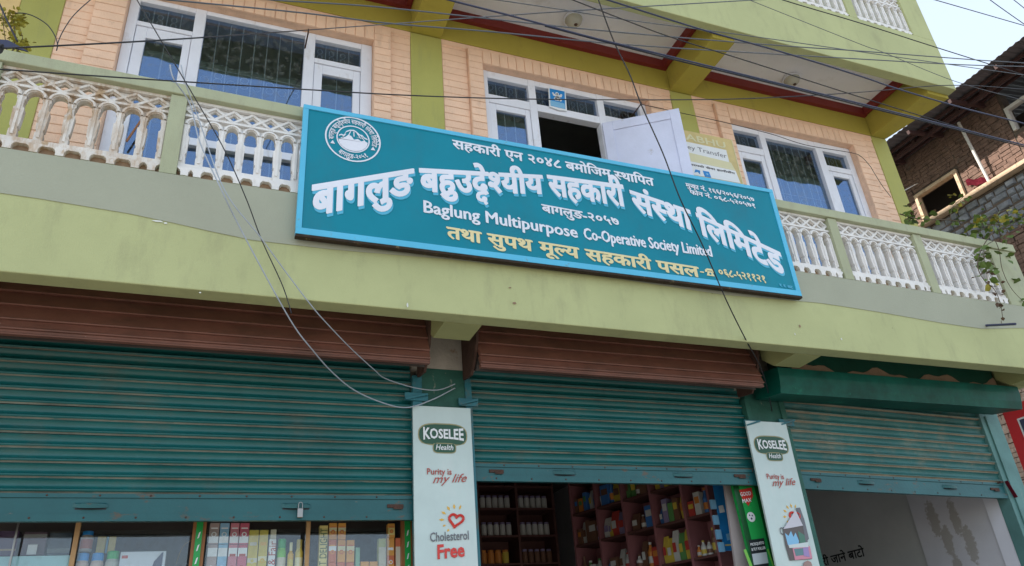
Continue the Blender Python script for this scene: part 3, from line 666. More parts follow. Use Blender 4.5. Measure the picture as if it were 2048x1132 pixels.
# windows ------------------------------------------------------------
def frame_rect(mb, x0, x1, z0, z1, t, y0, y1, m, bottom=True):
    mb.box(x0, x0+t, y0, y1, z0, z1, m); mb.box(x1-t, x1, y0, y1, z0, z1, m)
    mb.box(x0+t, x1-t, y0, y1, z1-t, z1, m)
    if bottom: mb.box(x0+t, x1-t, y0, y1, z0, z0+t, m)
def grille(par, x0, x1, z0, z1, y, ring=None):
    b = MB(); m = MA['white']; n = max(2, int((x1-x0)/0.085))
    for i in range(1, n):
        x = x0+(x1-x0)*i/n; b.tube([(x, y, z0), (x, y, z1)], 0.0048, m, 5)
        if ring is None:
            for k in (0.35, 0.65):
                c = (x-(x1-x0)/n/2, y, z0+(z1-z0)*k)
                b.tube([(c[0]+0.02*math.cos(a*math.pi/4), y, c[2]+0.028*math.sin(a*math.pi/4)) for a in range(8)], 0.0028, m, 4, closed=True)
    if ring:
        for i in range(n):
            x = x0+(x1-x0)*(i+0.5)/n
            for dz in (0, 0.055):
                b.tube([(x+0.03*math.cos(a*math.pi/5), y-0.005, ring+dz*(i % 2)+0.03*math.sin(a*math.pi/5)) for a in range(10)], 0.003, m, 4, closed=True)
        for z in (z0+0.12, ring+0.12, ring-0.10): b.tube([(x0, y+0.004, z), (x1, y+0.004, z)], 0.003, m, 5)
    return b.build('grille', par)
def sash(par, x0, x1, z0, z1, gx0, gx1, gz1, y, gz0=None, mid=None, name='sash'):
    gz0 = z0+0.09 if gz0 is None else gz0
    b = MB(); m = MA['white']
    b.box(x0, gx0, y-0.018, y+0.02, z0, z1, m); b.box(gx1, x1, y-0.018, y+0.02, z0, z1, m)
    b.box(gx0, gx1, y-0.018, y+0.02, gz1, z1, m); b.box(gx0, gx1, y-0.018, y+0.02, z0, gz0, m)
    if mid: b.box(gx0, gx1, y-0.017, y+0.02, mid-0.035, mid+0.035, m)
    o = b.build(name, par, bevel=0.004)
    p = MB(); p.box(gx0-0.003, gx1+0.003, y+0.004, y+0.008, gz0, gz1, MA['glass']); p.build('pane', o)
    return o
def pane(par, x0, x1, z0, z1, y=YG+0.012):
    b = MB(); b.box(x0, x1, y, y+0.004, z0, z1, MA['glass']); return b.build('pane', par)
# window 1 (left, wide)
zb = 4.13
Wn = MB(); m = MA['white']; f0, f1 = YG-0.03, YG+0.05
for x0, x1 in ((-0.868, -0.80), (-0.412, -0.333), (0.424, 0.506), (0.882, 0.973)): Wn.box(x0, x1, f0, f1, zb, 6.448, m)
for x0, x1, z0, z1 in ((-0.80, -0.412, 6.40, 6.448), (-0.333, 0.424, 6.405, 6.448), (0.506, 0.882, 6.39, 6.448), (-0.80, -0.412, 6.16, 6.20), (0.506, 0.882, 6.142, 6.19), (-0.333, 0.424, 5.135, 5.20)):
    Wn.box(x0, x1, f0+0.002, f1, z0, z1, m)
W1 = Wn.build('window', B, bevel=0.004)
pane(W1, -0.80, -0.412, 6.20, 6.40); pane(W1, 0.506, 0.882, 6.19, 6.39); pane(W1, -0.333, 0.424, 5.20, 6.405); pane(W1, -0.333, 0.424, zb, 5.135)
sash(W1, -0.797, -0.415, zb+.01, 6.157, -0.722, -0.468, 6.055, YG+0.0)
sash(W1, 0.509, 0.879, zb+.01, 6.139, 0.575, 0.822, 6.045, YG+0.0, mid=5.17)
grille(W1, -0.80, -0.412, 6.20, 6.40, YG+0.030); grille(W1, 0.506, 0.882, 6.19, 6.39, YG+0.030)
grille(W1, -0.333, 0.424, zb, 6.405, YG+0.030, ring=5.80)
grille(W1, 0.575, 0.822, zb, 6.05, YG+0.030, ring=5.3); grille(W1, -0.722, -0.468, zb, 6.05, YG+0.030, ring=5.5)
b = MB(); b.bar(at(253, 283, YG-0.06), at(284, 238, YG-0.06), 0.012, 0.012, MA['brownwood']); b.build('stay_rod', W1)
# window 2 (middle, open leaf)
Wn = MB()
for x0, x1 in ((1.947, 2.006), (2.397, 2.468), (3.10, 3.17), (3.562, 3.638)): Wn.box(x0, x1, f0, f1, zb, 6.453, m)
for x0, x1, z0, z1 in ((2.006, 2.397, 6.375, 6.453), (2.468, 3.10, 6.392, 6.453), (3.17, 3.562, 6.388, 6.453), (2.006, 2.397, 6.095, 6.185), (2.468, 3.10, 6.10, 6.18), (3.17, 3.562, 6.13, 6.21)):
    Wn.box(x0, x1, f0+0.002, f1, z0, z1, m)
W2 = Wn.build('window', B, bevel=0.004)
pane(W2, 2.006, 2.397, 6.185, 6.375); pane(W2, 2.468, 3.10, 6.18, 6.392); pane(W2, 3.17, 3.562, 6.21, 6.388)
for a, c in ((2.006, 2.397), (2.468, 3.10), (3.17, 3.562)): grille(W2, a, c, 6.18, 6.39, YG+0.030)
sash(W2, 2.008, 2.395, zb+.01, 6.093, 2.07, 2.351, 6.028, YG+0.0)
sash(W2, 3.172, 3.56, zb+.01, 6.128, 3.235, 3.50, 6.04, YG+0.0)
grille(W2, 2.07, 2.351, zb, 6.03, YG+0.030, ring=5.5)
# open leaf, hinged on the mullion, swung towards the street
hx, hy = 3.115, YG-0.035; fx, fy = 3.70, 4.40
dv = Vector((fx-hx, fy-hy, 0)); Lw = dv.length; dv.normalize(); nv = Vector((dv.y, -dv.x, 0))
def leafbox(mb, a0, a1, d0, d1, z0, z1, mm):
    P = [Vector((hx, hy, 0))+dv*a+nv*d for a, d in ((a0, d0), (a1, d0), (a1, d1), (a0, d1))]
    mb.add([(p.x, p.y, z0) for p in P]+[(p.x, p.y, z1) for p in P], [(0,3,2,1),(4,5,6,7),(0,1,5,4),(1,2,6,5),(2,3,7,6),(3,0,4,7)], mm)
q = MB(); mm = MA['leafdoor']
zt, zl = 6.085, 4.16
leafbox(q, 0, Lw, -0.012, 0.012, zl, zt, mm)
for a0, a1, z0, z1 in ((0, 0.09, zl, zt), (Lw-0.09, Lw, zl, zt), (0.09, Lw-0.09, zt-0.10, zt), (0.09, Lw-0.09, zl, zl+0.15), (0.09, Lw-0.09, 5.0, 5.1)):
    leafbox(q, a0, a1, 0.0125, 0.022, z0, z1, mm)
q.build('open_leaf', W2, bevel=0.003)
# window 3 (right)
Wn = MB()
for x0, x1 in ((4.582, 4.635), (4.972, 5.045), (5.70, 5.79), (6.115, 6.188)): Wn.box(x0, x1, f0, f1, zb, 6.443, m)
for x0, x1, z0, z1 in ((4.635, 4.972, 6.375, 6.443), (5.045, 5.70, 6.352, 6.443), (5.79, 6.115, 6.34, 6.443), (4.635, 4.972, 6.11, 6.19), (5.79, 6.115, 6.09, 6.155)):
    Wn.box(x0, x1, f0+0.002, f1, z0, z1, m)
W3 = Wn.build('window', B, bevel=0.004)
pane(W3, 4.635, 4.972, 6.19, 6.375); pane(W3, 5.79, 6.115, 6.155, 6.34); pane(W3, 5.045, 5.70, zb, 6.352)
sash(W3, 4.637, 4.97, zb+.01, 6.108, 4.69, 4.925, 6.035, YG+0.0)
sash(W3, 5.792, 6.113, zb+.01, 6.088, 5.845, 6.065, 6.03, YG+0.0)
for a, c, z0, z1 in ((4.635, 4.972, 6.19, 6.375), (5.79, 6.115, 6.155, 6.34)): grille(W3, a, c, z0, z1, YG+0.030)
grille(W3, 5.045, 5.70, zb, 6.352, YG+0.030, ring=5.6)
def curtain(par, x0, x1, z0, z1, y, m, name='curtain'):
    b = MB(); n = int((x1-x0)/0.012); vs = []
    for i in range(n+1):
        x = x0+(x1-x0)*i/n; yy = y+0.018*math.sin(i*1.15)+0.008*math.sin(i*0.43)
        vs += [(x, yy, z0), (x, yy*1.0+0.0, z1)]
    b.add(vs, [(2*i, 2*i+2, 2*i+3, 2*i+1) for i in range(n)], m); return b.build(name, par, smooth=True)
MA['curt'] = mat('sage_net_curtain', (0.16, 0.20, 0.19), 0.9, 0.1, bump=0)
MA['curt2'] = mat('grey_blue_curtain', (0.22, 0.26, 0.30), 0.9, 0.1, bump=0)
curtain(W3, 4.64, 6.11, zb, 6.40, YG+0.16, MA['curt'])


# ------------------------------------------------------------------ ground floor: pillars, brackets
for i, (x0, x1) in enumerate([(-1.55, -1.42), (1.30, 1.63), (3.92, 4.26), (6.50, 6.745)]):
    if i < 3:
        st('pillar', x0 if i != 2 else 4.065, x1, YS-0.03, 4.95, 0.15, 3.50 if i != 2 else 2.78, MA['pillar'])
        if i == 2: st('pillar_top', x0, x1, YS-0.03, 4.95, 2.785, 3.50, MA['pillar'])
        st('pillar_head', x0-0.06, x1+0.05, YS-0.028, 4.95, 3.502, 3.86, MA['plaster'])
# corner post: teal steel door frame
MA['post'] = mat('worn_pale_teal_post', (0.10, 0.225, 0.215), 0.55, 0.25, 4, 0.2, 50, spots=0.62, spotcol=(0.24, 0.30, 0.27), spot_scale=6, streak=(2, 2, 0.6))
post = MB(); post.box(6.505, 6.745, YS-0.02, YS+0.10, 0.15, 3.47, MA['post']); post.box(6.56, 6.72, YS-0.035, YS-0.021, 0.2, 3.40, MA['post']); post.build('corner_post', B, bevel=0.004)
st('pillar_head', 6.50, 6.745, YS, 4.95, 3.475, 3.86, MA['plaster'])
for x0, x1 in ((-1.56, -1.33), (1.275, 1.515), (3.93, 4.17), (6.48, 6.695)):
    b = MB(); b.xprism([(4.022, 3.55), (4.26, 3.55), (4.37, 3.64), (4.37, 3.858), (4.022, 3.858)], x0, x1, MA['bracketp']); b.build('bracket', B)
st('lintel', XL, XR-0.04, 4.655, 4.90, 3.70, 3.858, MA['plaster'])

# ------------------------------------------------------------------ roller shutters
def slat_mesh(x0, x1, mp, md, lips=(9, 11)):
    b = MB(); h = 0.08
    prof = [(-0.002, 0.0795), (0.008, 0.071), (0.014, 0.059), (0.015, 0.046), (0.010, 0.034), (0.000, 0.0275), (-0.008, 0.025), (-0.0105, 0.020), (-0.009, 0.0155), (-0.003, 0.0115), (0.004, 0.0085), (0.004, 0.003), (-0.002, 0.0)]
    n = len(prof)
    NX = 14
    vs = []
    for k in range(NX+1):
        x = x0+(x1-x0)*k/NX
        for y, z in prof: vs.append((x, y, z))
    a, c = [], []
    for k in range(NX):
        for i in range(n-1):
            f = (k*n+i, k*n+i+1, (k+1)*n+i+1, (k+1)*n+i)
            (c if i in lips else a).append(f)
    b.add(vs, a, mp); k0 = len(b.v); b.add(vs, c, md)
    me = bpy.data.meshes.new('slat'); me.from_pydata(b.v, [], b.f)
    for q in b.mats: me.materials.append(q)
    me.polygons.foreach_set('material_index', b.mi); me.polygons.foreach_set('use_smooth', [True]*len(me.polygons)); return me
def shutter(x0, x1, zb0, zb1, top, mp, md, label=None, barm=None, tilt=0.0, handles=(), holes=(), y=YS):
    barm = barm or MA['bar']
    ox = Vector(((x0+x1)/2, y, zb0))
    R = bpy.data.objects.new('roller_shutter', None); COL.objects.link(R); R.parent = B; R.location = ox - B.location
    if label: R['label'] = label
    R.rotation_euler = (0, tilt, 0)
    def lk(name, me, loc):
        o = bpy.data.objects.new(name, me); COL.objects.link(o); o.parent = R; o.location = Vector(loc); return o
    hw = (x1-x0)/2
    me = slat_mesh(-hw, hw, mp, md, (8, 9, 10, 11) if mp is MA['slat3'] else (9, 10)); z = zb1-zb0; k = 0
    while z + zb0 < top:
        o = lk('slat', me, (random.uniform(-0.004, 0.004), random.uniform(-0.003, 0.003), z+random.uniform(-0.0012, 0.0012))); o.rotation_euler = (random.uniform(-0.05, 0.05), random.uniform(-0.0006, 0.0006), random.uniform(-0.0012, 0.0012)); z += 0.0802
    b = MB(); H = zb1-zb0
    b.box(-hw, hw, -0.004, 0.012, 0.038, H-0.024, barm)
    b.box(-hw, hw, -0.012, 0.012, H-0.0235, H-0.002, barm)
    b.box(-hw, hw, -0.014, 0.020, 0.0, 0.0375, barm)
    for i in range(int(hw*2/0.25)):
        x = -hw+0.15+i*0.25
        b.lathe((x, -0.0145, 0.018), [(0.006, 0), (0.004, -0.003)], MA['iron'], 8, 'y')
        b.lathe((x+0.06, -0.0125, H-0.012), [(0.006, 0), (0.004, -0.003)], MA['iron'], 8, 'y')
    me2 = bpy.data.meshes.new('bottom_rail'); me2.from_pydata(b.v, [], b.f)
    for q in b.mats: me2.materials.append(q)
    me2.polygons.foreach_set('material_index', b.mi); lk('bottom_rail', me2, (0, 0, 0))
    for hx_ in handles:      # pressed hand holds
        b = MB(); x = hx_-ox.x; zc = H*0.58
        K = 10; vs = []
        for i in range(K+1):
            t = i/K; xx = x-0.085+0.17*t; bul = math.sin(math.pi*t)**0.7
            vs += [(xx, -0.006, zc+0.012), (xx, -0.006-0.026*bul, zc+0.004), (xx, -0.006-0.022*bul, zc-0.012-0.008*bul)]
        fs = []
        for i in range(K):
            for j in range(2): fs.append((3*i+j, 3*i+3+j, 3*i+4+j, 3*i+1+j))
        b.add(vs, fs, barm); b.box(x-0.075, x+0.075, -0.0055, -0.0045, zc-0.024, zc-0.004, MA['p_black'])
        mm_ = bpy.data.meshes.new('hand_hold'); mm_.from_pydata(b.v, [], b.f)
        for q in b.mats: mm_.materials.append(q)
        mm_.polygons.foreach_set('material_index', b.mi); lk('hand_hold', mm_, (0, 0, 0))
    for hx_ in holes:        # lock hasps
        b = MB(); x = hx_-ox.x; zc = H*0.55
        b.box(x-0.05, x+0.05, -0.012, -0.0045, zc-0.008, zc+0.012, MA['iron']); b.box(x-0.012, x+0.045, -0.016, -0.0125, zc-0.018, zc-0.002, MA['iron'])
        mm_ = bpy.data.meshes.new('hasp'); mm_.from_pydata(b.v, [], b.f); mm_.materials.append(MA['iron']); lk('hasp', mm_, (0, 0, 0))
    return R
hx1 = [at(183, 1008, YS).x]; hl1 = [at(592, 1011, YS).x]
shutter(-1.45, 1.235, 2.513, 2.660, 3.56, MA['slat'], MA['dust'], 'left teal roller shutter, lowest of the three, with a padlock', handles=hx1+hl1, holes=[at(790, 1018, YS).x])
shutter(1.645, 3.90, 2.755, 2.872, 3.56, MA['slat'], MA['dust'], 'middle teal roller shutter, half raised over the dark shop', handles=[at(1128, 943, YS).x, at(1365, 948, YS).x], holes=[at(992, 944, YS).x, at(1478, 951, YS).x])
shutter(4.285, 6.50, 2.70, 2.835, 3.58, MA['slat3'], MA['dust3'], 'dusty right roller shutter hanging slightly askew', tilt=math.radians(1.6), handles=[at(1730, 962, YS).x, at(1897, 970, YS).x], holes=[at(1630, 961, YS).x, at(1990, 985, YS).x])
# padlock on the left shutter
pp = at(601, 1006, YS-0.03)
P = empty('padlock', (pp.x, pp.y, pp.z), 'small steel padlock hanging from the left roller shutter', 'padlock')
b = MB(); b.box(pp.x-0.016, pp.x+0.016, pp.y-0.012, pp.y+0.002, pp.z-0.085, pp.z-0.030, MA['steel']); b.build('lock_body', P, bevel=0.004)
b = MB(); b.tube([(pp.x-0.011, pp.y-0.005, pp.z-0.031)] + [(pp.x-0.011*math.cos(math.pi*i/6), pp.y-0.005, pp.z-0.008+0.011*math.sin(math.pi*i/6)) for i in range(7)] + [(pp.x+0.011, pp.y-0.005, pp.z-0.031)], 0.0032, MA['steel'], 6); b.build('shackle', P)
# guides with clips
def guide(x0, x1, ztop, m, clipz, zbot=0.15):
    b = MB(); b.box(x0, x1, YS-0.045, YS+0.015, zbot, ztop, m); o = b.build('shutter_guide', B, bevel=0.003)
    c = MB(); c.box(x0-0.055, x1+0.035, YS-0.060, YS-0.0455, clipz-0.03, clipz+0.022, MA['blue_jamb']); c.bar((x0-0.05, YS-0.06, clipz-0.025), (x1+0.03, YS-0.075, clipz+0.01), 0.02, 0.012, MA['blue_jamb']); c.build('clip', o)
guide(1.236, 1.30, 3.44, MA['blue_jamb'], 3.29); guide(1.60, 1.645, 3.44, MA['blue_jamb'], 3.27)
guide(3.90, 3.945, 3.42, MA['pillar'], 3.22, zbot=2.76); guide(4.235, 4.285, 3.42, MA['pillar'], 3.24)
# rusty bits on pillars
# hoods over shutters
def hood(x0, x1, prof, m, name='shutter_hood', ends=True):
    b = MB(); n = len(prof)
    b.xprism(prof, x0, x1, m); return b.build(name, B)
for x0, x1 in ((-1.50, 1.262), (1.60, 3.83)):
    # folded steel strips stepping down, each lip standing proud of the strip below
    zs = [3.86, 3.765, 3.675, 3.575, 3.475, 3.418, 3.392]
    ysx = [4.440, 4.415, 4.385, 4.345, 4.308, 4.300, 4.312]
    H = empty('shutter_hood', ((x0+x1)/2, 4.3, 3.4)); H.parent = B; H.location = Vector(((x0+x1)/2, 4.3, 3.4)) - B.location
    H['label'] = 'rust brown folded steel shutter hood'
    for i in range(6):
        b = MB(); y0, y1 = ysx[i], ysx[i+1]; za, zc = zs[i], zs[i+1]
        b.xprism([(y0+0.004, za), (y1-0.004, zc+0.014), (y1-0.012, zc+0.008), (y1-0.010, zc+0.001), (y1+0.020, zc+0.0005), (y0+0.045, za)][::-1], x0, x1, MA['hood'])
        b.build('hood_strip', H)
    b = MB(); b.xprism([(4.385, 3.398), (4.49, 3.85), (4.60, 3.85), (4.60, 3.60), (4.46, 3.43)], x0+0.01, x1-0.01, MA['inner_dark']); b.build('hood_back', H)
    for xe in (x0-0.018, x1+0.002):
        b = MB(); K = 8; pr = [(4.30, 3.85)] + [(4.28+0.02*k/K + 0.16*(k/K)**2.2, 3.80-0.40*k/K-0.03*math.sin(k/K*3)) for k in range(K+1)] + [(4.62, 3.42), (4.62, 3.85)]
        b.xprism(pr[::-1], xe, xe+0.016, MA['iron']); b.build('end_plate', H)
H = empty('shutter_hood', (5.3, 4.3, 3.4)); H.parent = B; H.location = Vector((5.3, 4.3, 3.4))-B.location; H['label'] = 'glossy green shutter hood with peeling brown board above it'
b = MB(); b.xprism([(4.318, 3.357), (4.300, 3.42), (4.290, 3.49), (4.288, 3.553), (4.31, 3.556), (4.60, 3.60), (4.60, 3.40), (4.335, 3.359)][::-1], 3.985, 6.60, MA['hood_green']); b.build('front_sheet', H)
b = MB(); vs = []; fs = []; n = 40
for i in range(n+1):
    x = 4.20+(6.46-4.20)*i/n; hh = 0.055+0.03*math.sin(i*0.5)+0.018*math.sin(i*1.3)
    vs += [(x, 4.36, 3.56), (x, 4.37, 3.56+max(0.015, hh))]
b.add(vs, [(2*i, 2*i+2, 2*i+3, 2*i+1) for i in range(n)], MA['torn']); b.build('peeling_board', H)
b = MB(); b.box(4.175, 6.47, 4.38, 4.6, 3.58, 3.857, MA['hood_dark']); b.build('upper_sheet', H)

# ------------------------------------------------------------------ hanging sign board
x0, x1, z0, z1 = 0.357, 3.958, 3.925, 4.872
ys = 3.84
SG = empty('sign_board', ((x0+x1)/2, ys, z0), 'long teal blue painted cooperative society sign with light blue border hung on the balcony rail', 'sign')
box('panel', x0+0.02, x1-0.02, ys, ys+0.03, z0+0.02, z1-0.02, MA['signblue'], SG)
b = MB(); t = 0.038
b.box(x0, x1, ys-0.008, ys+0.034, z1-t+0.006, z1, MA['signedge']); b.box(x0, x1, ys-0.008, ys+0.034, z0+0.006, z0+0.048, MA['signedge'])
b.box(x0, x0+t-0.006, ys-0.007, ys+0.033, z0+0.048, z1-t+0.006, MA['signedge']); b.box(x1-t, x1, ys-0.007, ys+0.033, z0+0.048, z1-t+0.006, MA['signedge'])
b.build('border', SG, bevel=0.002)
box('lower_edge', x0, x1, ys-0.006, ys+0.034, z0-0.010, z0+0.0055, MA['signunder'], SG)
head = [(0.442, 4.270), (1.049, 4.506), (1.091, 4.518), (1.966, 4.629), (1.99, 4.638), (2.602, 4.662), (2.626, 4.628), (3.136, 4.533), (3.16, 4.524), (3.854, 4.284)]
base = [(0.546, 4.105), (0.964, 4.29), (1.10, 4.349), (1.945, 4.481), (2.559, 4.485), (3.078, 4.375), (3.516, 4.235), (3.80, 4.115)]
def title_word(s, xa, xb, nm):
    def fn(t, h):
        x = xa+(xb-xa)*t; zh = interp(x, head); hz = (zh-interp(x, base))/0.622*0.98
        return (x, ys-0.003, zh+(h-0.622)*hz)
    lettering('letter_shadow', s, MA['lsh'], SG, lambda t, h: (fn(t, h)[0]+0.006, ys-0.002, fn(t, h)[2]-0.019), off=0.030, nib=(0.013, -0.008))
    lettering('lettering', s, MA['lt'], SG, fn, off=0.028, dy=0.0015, nib=(0.013, -0.008))
for s, xa, xb in (('बागलुङ', 0.442, 1.045), ('बहुउद^दे श~यीय'.replace(' ', ''), 1.095, 1.945), ('सहकारी', 1.995, 2.575), ('सं स~था'.replace(' ', ''), 2.640, 3.110), ('लिमिटेड'.replace('लि', 'िल').replace('मि', 'िम'), 3.175, 3.854)):
    title_word(s, xa, xb, s)
def sline(s, xa, za, xb, zb_, hz, m, off=0.02, base_=0.622, y=ys-0.003, par=SG, nm='lettering'):
    return lettering(nm, s, m, par, line_fn(xa, za, xb, zb_, y, hz, base_), off=off*0.45, nib=(0.026, -0.020))
sline('सहकारी एन २०४८ बमोिजम स~थािपत', 1.322, 4.800, 2.850, 4.774, 0.105, MA['lt'])
sline('बागलुङ-२०५७', 1.925, 4.392, 2.502, 4.374, 0.095, MA['lt'])
latin('lettering', 'Baglung Multipurpose', MA['lt'], SG, 1.113, 2.165, 4.198, 0.092, ys-0.003, off=0.006, z1=4.168, nib=(0.030, -0.020))
latin('lettering', 'Co-Operative Society Limited', MA['lt'], SG, 2.215, 3.232, 4.166, 0.092, ys-0.003, off=0.006, z1=4.168, nib=(0.030, -0.020))
for s, a, c in (('तथा', 1.258, 1.478), ('सुपथ', 1.524, 1.824), ('मूल~य', 1.878, 2.155), ('सहकारी', 2.208, 2.700), ('पसल', 2.749, 3.081)):
    z_ = lambda x: 4.112 - (x-1.258)*0.028
    sline(s, a, z_(a), c, z_(c), 0.125, MA['ly'], off=0.026)
b = MB(); b.box(3.096, 3.128, ys-0.004, ys-0.003, 4.022, 4.032, MA['ly']); b.build('dash', SG)
# small telephone symbol
b = MB(); c = (3.18, 4.025)
b.prism([(c[0]-0.040, c[1]+0.008), (c[0]-0.038, c[1]+0.026), (c[0]-0.02, c[1]+0.038), (c[0]+0.02, c[1]+0.038), (c[0]+0.038, c[1]+0.026), (c[0]+0.040, c[1]+0.008), (c[0]+0.024, c[1]+0.008), (c[0]+0.02, c[1]+0.022), (c[0]-0.02, c[1]+0.022), (c[0]-0.024, c[1]+0.008)][::-1], ys-0.0035, ys-0.002, MA['ly'])
b.prism([(c[0]-0.018, c[1]+0.016), (c[0]+0.018, c[1]+0.016), (c[0]+0.032, c[1]-0.020), (c[0]-0.032, c[1]-0.020)][::-1], ys-0.0037, ys-0.002, MA['ly'])
b.lathe((c[0], ys-0.0036, c[1]-0.003), [(0.009, 0), (0.009, -0.001)], MA['signblue'], 12, 'y'); b.build('telephone_symbol', SG)
sline('०६८-५२११२१', 3.252, 4.074, 3.665, 4.062, 0.085, MA['ly'], off=0.02)
sline('मुर्का नं. १६६/२०५६/२०५७'.replace('र्', 'र~'), 3.135, 4.786, 3.750, 4.762, 0.058, MA['lt'], off=0.02)
sline('फोन नं. ०६८-५२०५७१', 3.158, 4.728, 3.748, 4.702, 0.058, MA['lt'], off=0.02)
sline('ब. ब. आर्ट'.replace('र्', ''), 3.775, 4.014, 3.893, 4.006, 0.035, MA['lsh'], off=0.015)
# round emblem
ec = (0.668, 4.668); ro = 0.174
b = MB()
def ring(mb, c, r0, r1, y0, y1, m, k=40, y=None):
    vs = []
    for i in range(k):
        a = 2*math.pi*i/k
        vs += [(c[0]+r0*math.cos(a), y0, c[1]+r0*math.sin(a)), (c[0]+r1*math.cos(a), y0, c[1]+r1*math.sin(a))]
    mb.add(vs, [(2*i, (2*i+2) % (2*k), (2*i+3) % (2*k), 2*i+1) for i in range(k)], m)
ring(b, ec, ro-0.010, ro, ys-0.003, 0, MA['lt']); ring(b, ec, 0.096, 0.104, ys-0.003, 0, MA['lt'])
pts = []
for i in range(13):
    a = math.pi + math.pi*i/12; pts.append((ec[0]+0.091*math.cos(a), ec[1]-0.012+0.080*math.sin(a)))
ridge = [(0.091, 0.0), (0.07, 0.012), (0.05, 0.004), (0.03, 0.018), (0.005, 0.008), (-0.012, 0.032), (-0.03, 0.040), (-0.045, 0.022), (-0.065, 0.006), (-0.091, -0.004)]
pts += [(ec[0]+x, ec[1]-0.012+z) for x, z in ridge]
b.prism(pts, ys-0.0032, ys-0.001, MA['lt'])
# mountain outline above
up = [(-0.088, 0.006), (-0.075, 0.016), (-0.058, 0.012), (-0.045, 0.044), (-0.022, 0.060), (0.004, 0.064), (0.022, 0.052), (0.040, 0.036), (0.056, 0.034), (0.070, 0.018), (0.09, 0.010)]
for (xa, za), (xb, zb_) in zip(up, up[1:]):
    b.prism([(ec[0]+xa, ec[1]+za), (ec[0]+xb, ec[1]+zb_), (ec[0]+xb, ec[1]+zb_+0.009), (ec[0]+xa, ec[1]+za+0.009)], ys-0.003, ys-0.001, MA['lt'])
for (xa, za, xb, zb_) in ((-0.02, 0.058, -0.03, 0.028), (0.0, 0.06, 0.002, 0.02), (0.02, 0.05, 0.045, 0.012), (0.045, 0.035, 0.07, -0.004), (-0.05, 0.03, -0.07, 0.0), (0.02, 0.02, 0.06, 0.012), (-0.06, 0.01, -0.08, -0.01)):
    b.prism([(ec[0]+xa, ec[1]+za), (ec[0]+xa+0.006, ec[1]+za), (ec[0]+xb+0.006, ec[1]+zb_), (ec[0]+xb, ec[1]+zb_)][::-1], ys-0.0034, ys-0.001, MA['lt'])
b.build('emblem', SG)
def arc_text(s, a0, a1, r, hz, m, inward=False, off=0.02):
    def fn(t, h):
        a = a0+(a1-a0)*t; rr = r+(h-0.3)*hz*(1 if not inward else -1)
        return (ec[0]+rr*math.cos(a), ys-0.0035, ec[1]+rr*math.sin(a))
    lettering('ring_lettering', s, m, SG, fn, off=off)
arc_text('बागलुङ बहुउद^देश~यीय सहकारी संस~था िलिमटेड', math.radians(192), math.radians(-14), 0.134, 0.048, MA['lt'])
arc_text('बागलुङ-२०५१', math.radians(-128), math.radians(-50), 0.137, 0.048, MA['lt'], inward=True)
b = MB()
for a in (202, -22):
    cx_, cz_ = ec[0]+0.135*math.cos(math.radians(a)), ec[1]+0.135*math.sin(math.radians(a))
    b.prism([(cx_-0.014, cz_-0.010), (cx_+0.014, cz_-0.010), (cx_, cz_+0.016)], ys-0.0034, ys-0.001, MA['lt'])
b.build('ring_marks', SG)
# fixings of the sign to the rail
for x in (0.75, 1.7, 2.7, 3.6):
    b = MB(); b.tube([(x, ys+0.03, 4.84), (x, YF-0.02, 4.87), (x, YF-0.03, 4.80)], 0.004, MA['iron'], 6); b.build('hanger_wire', SG)

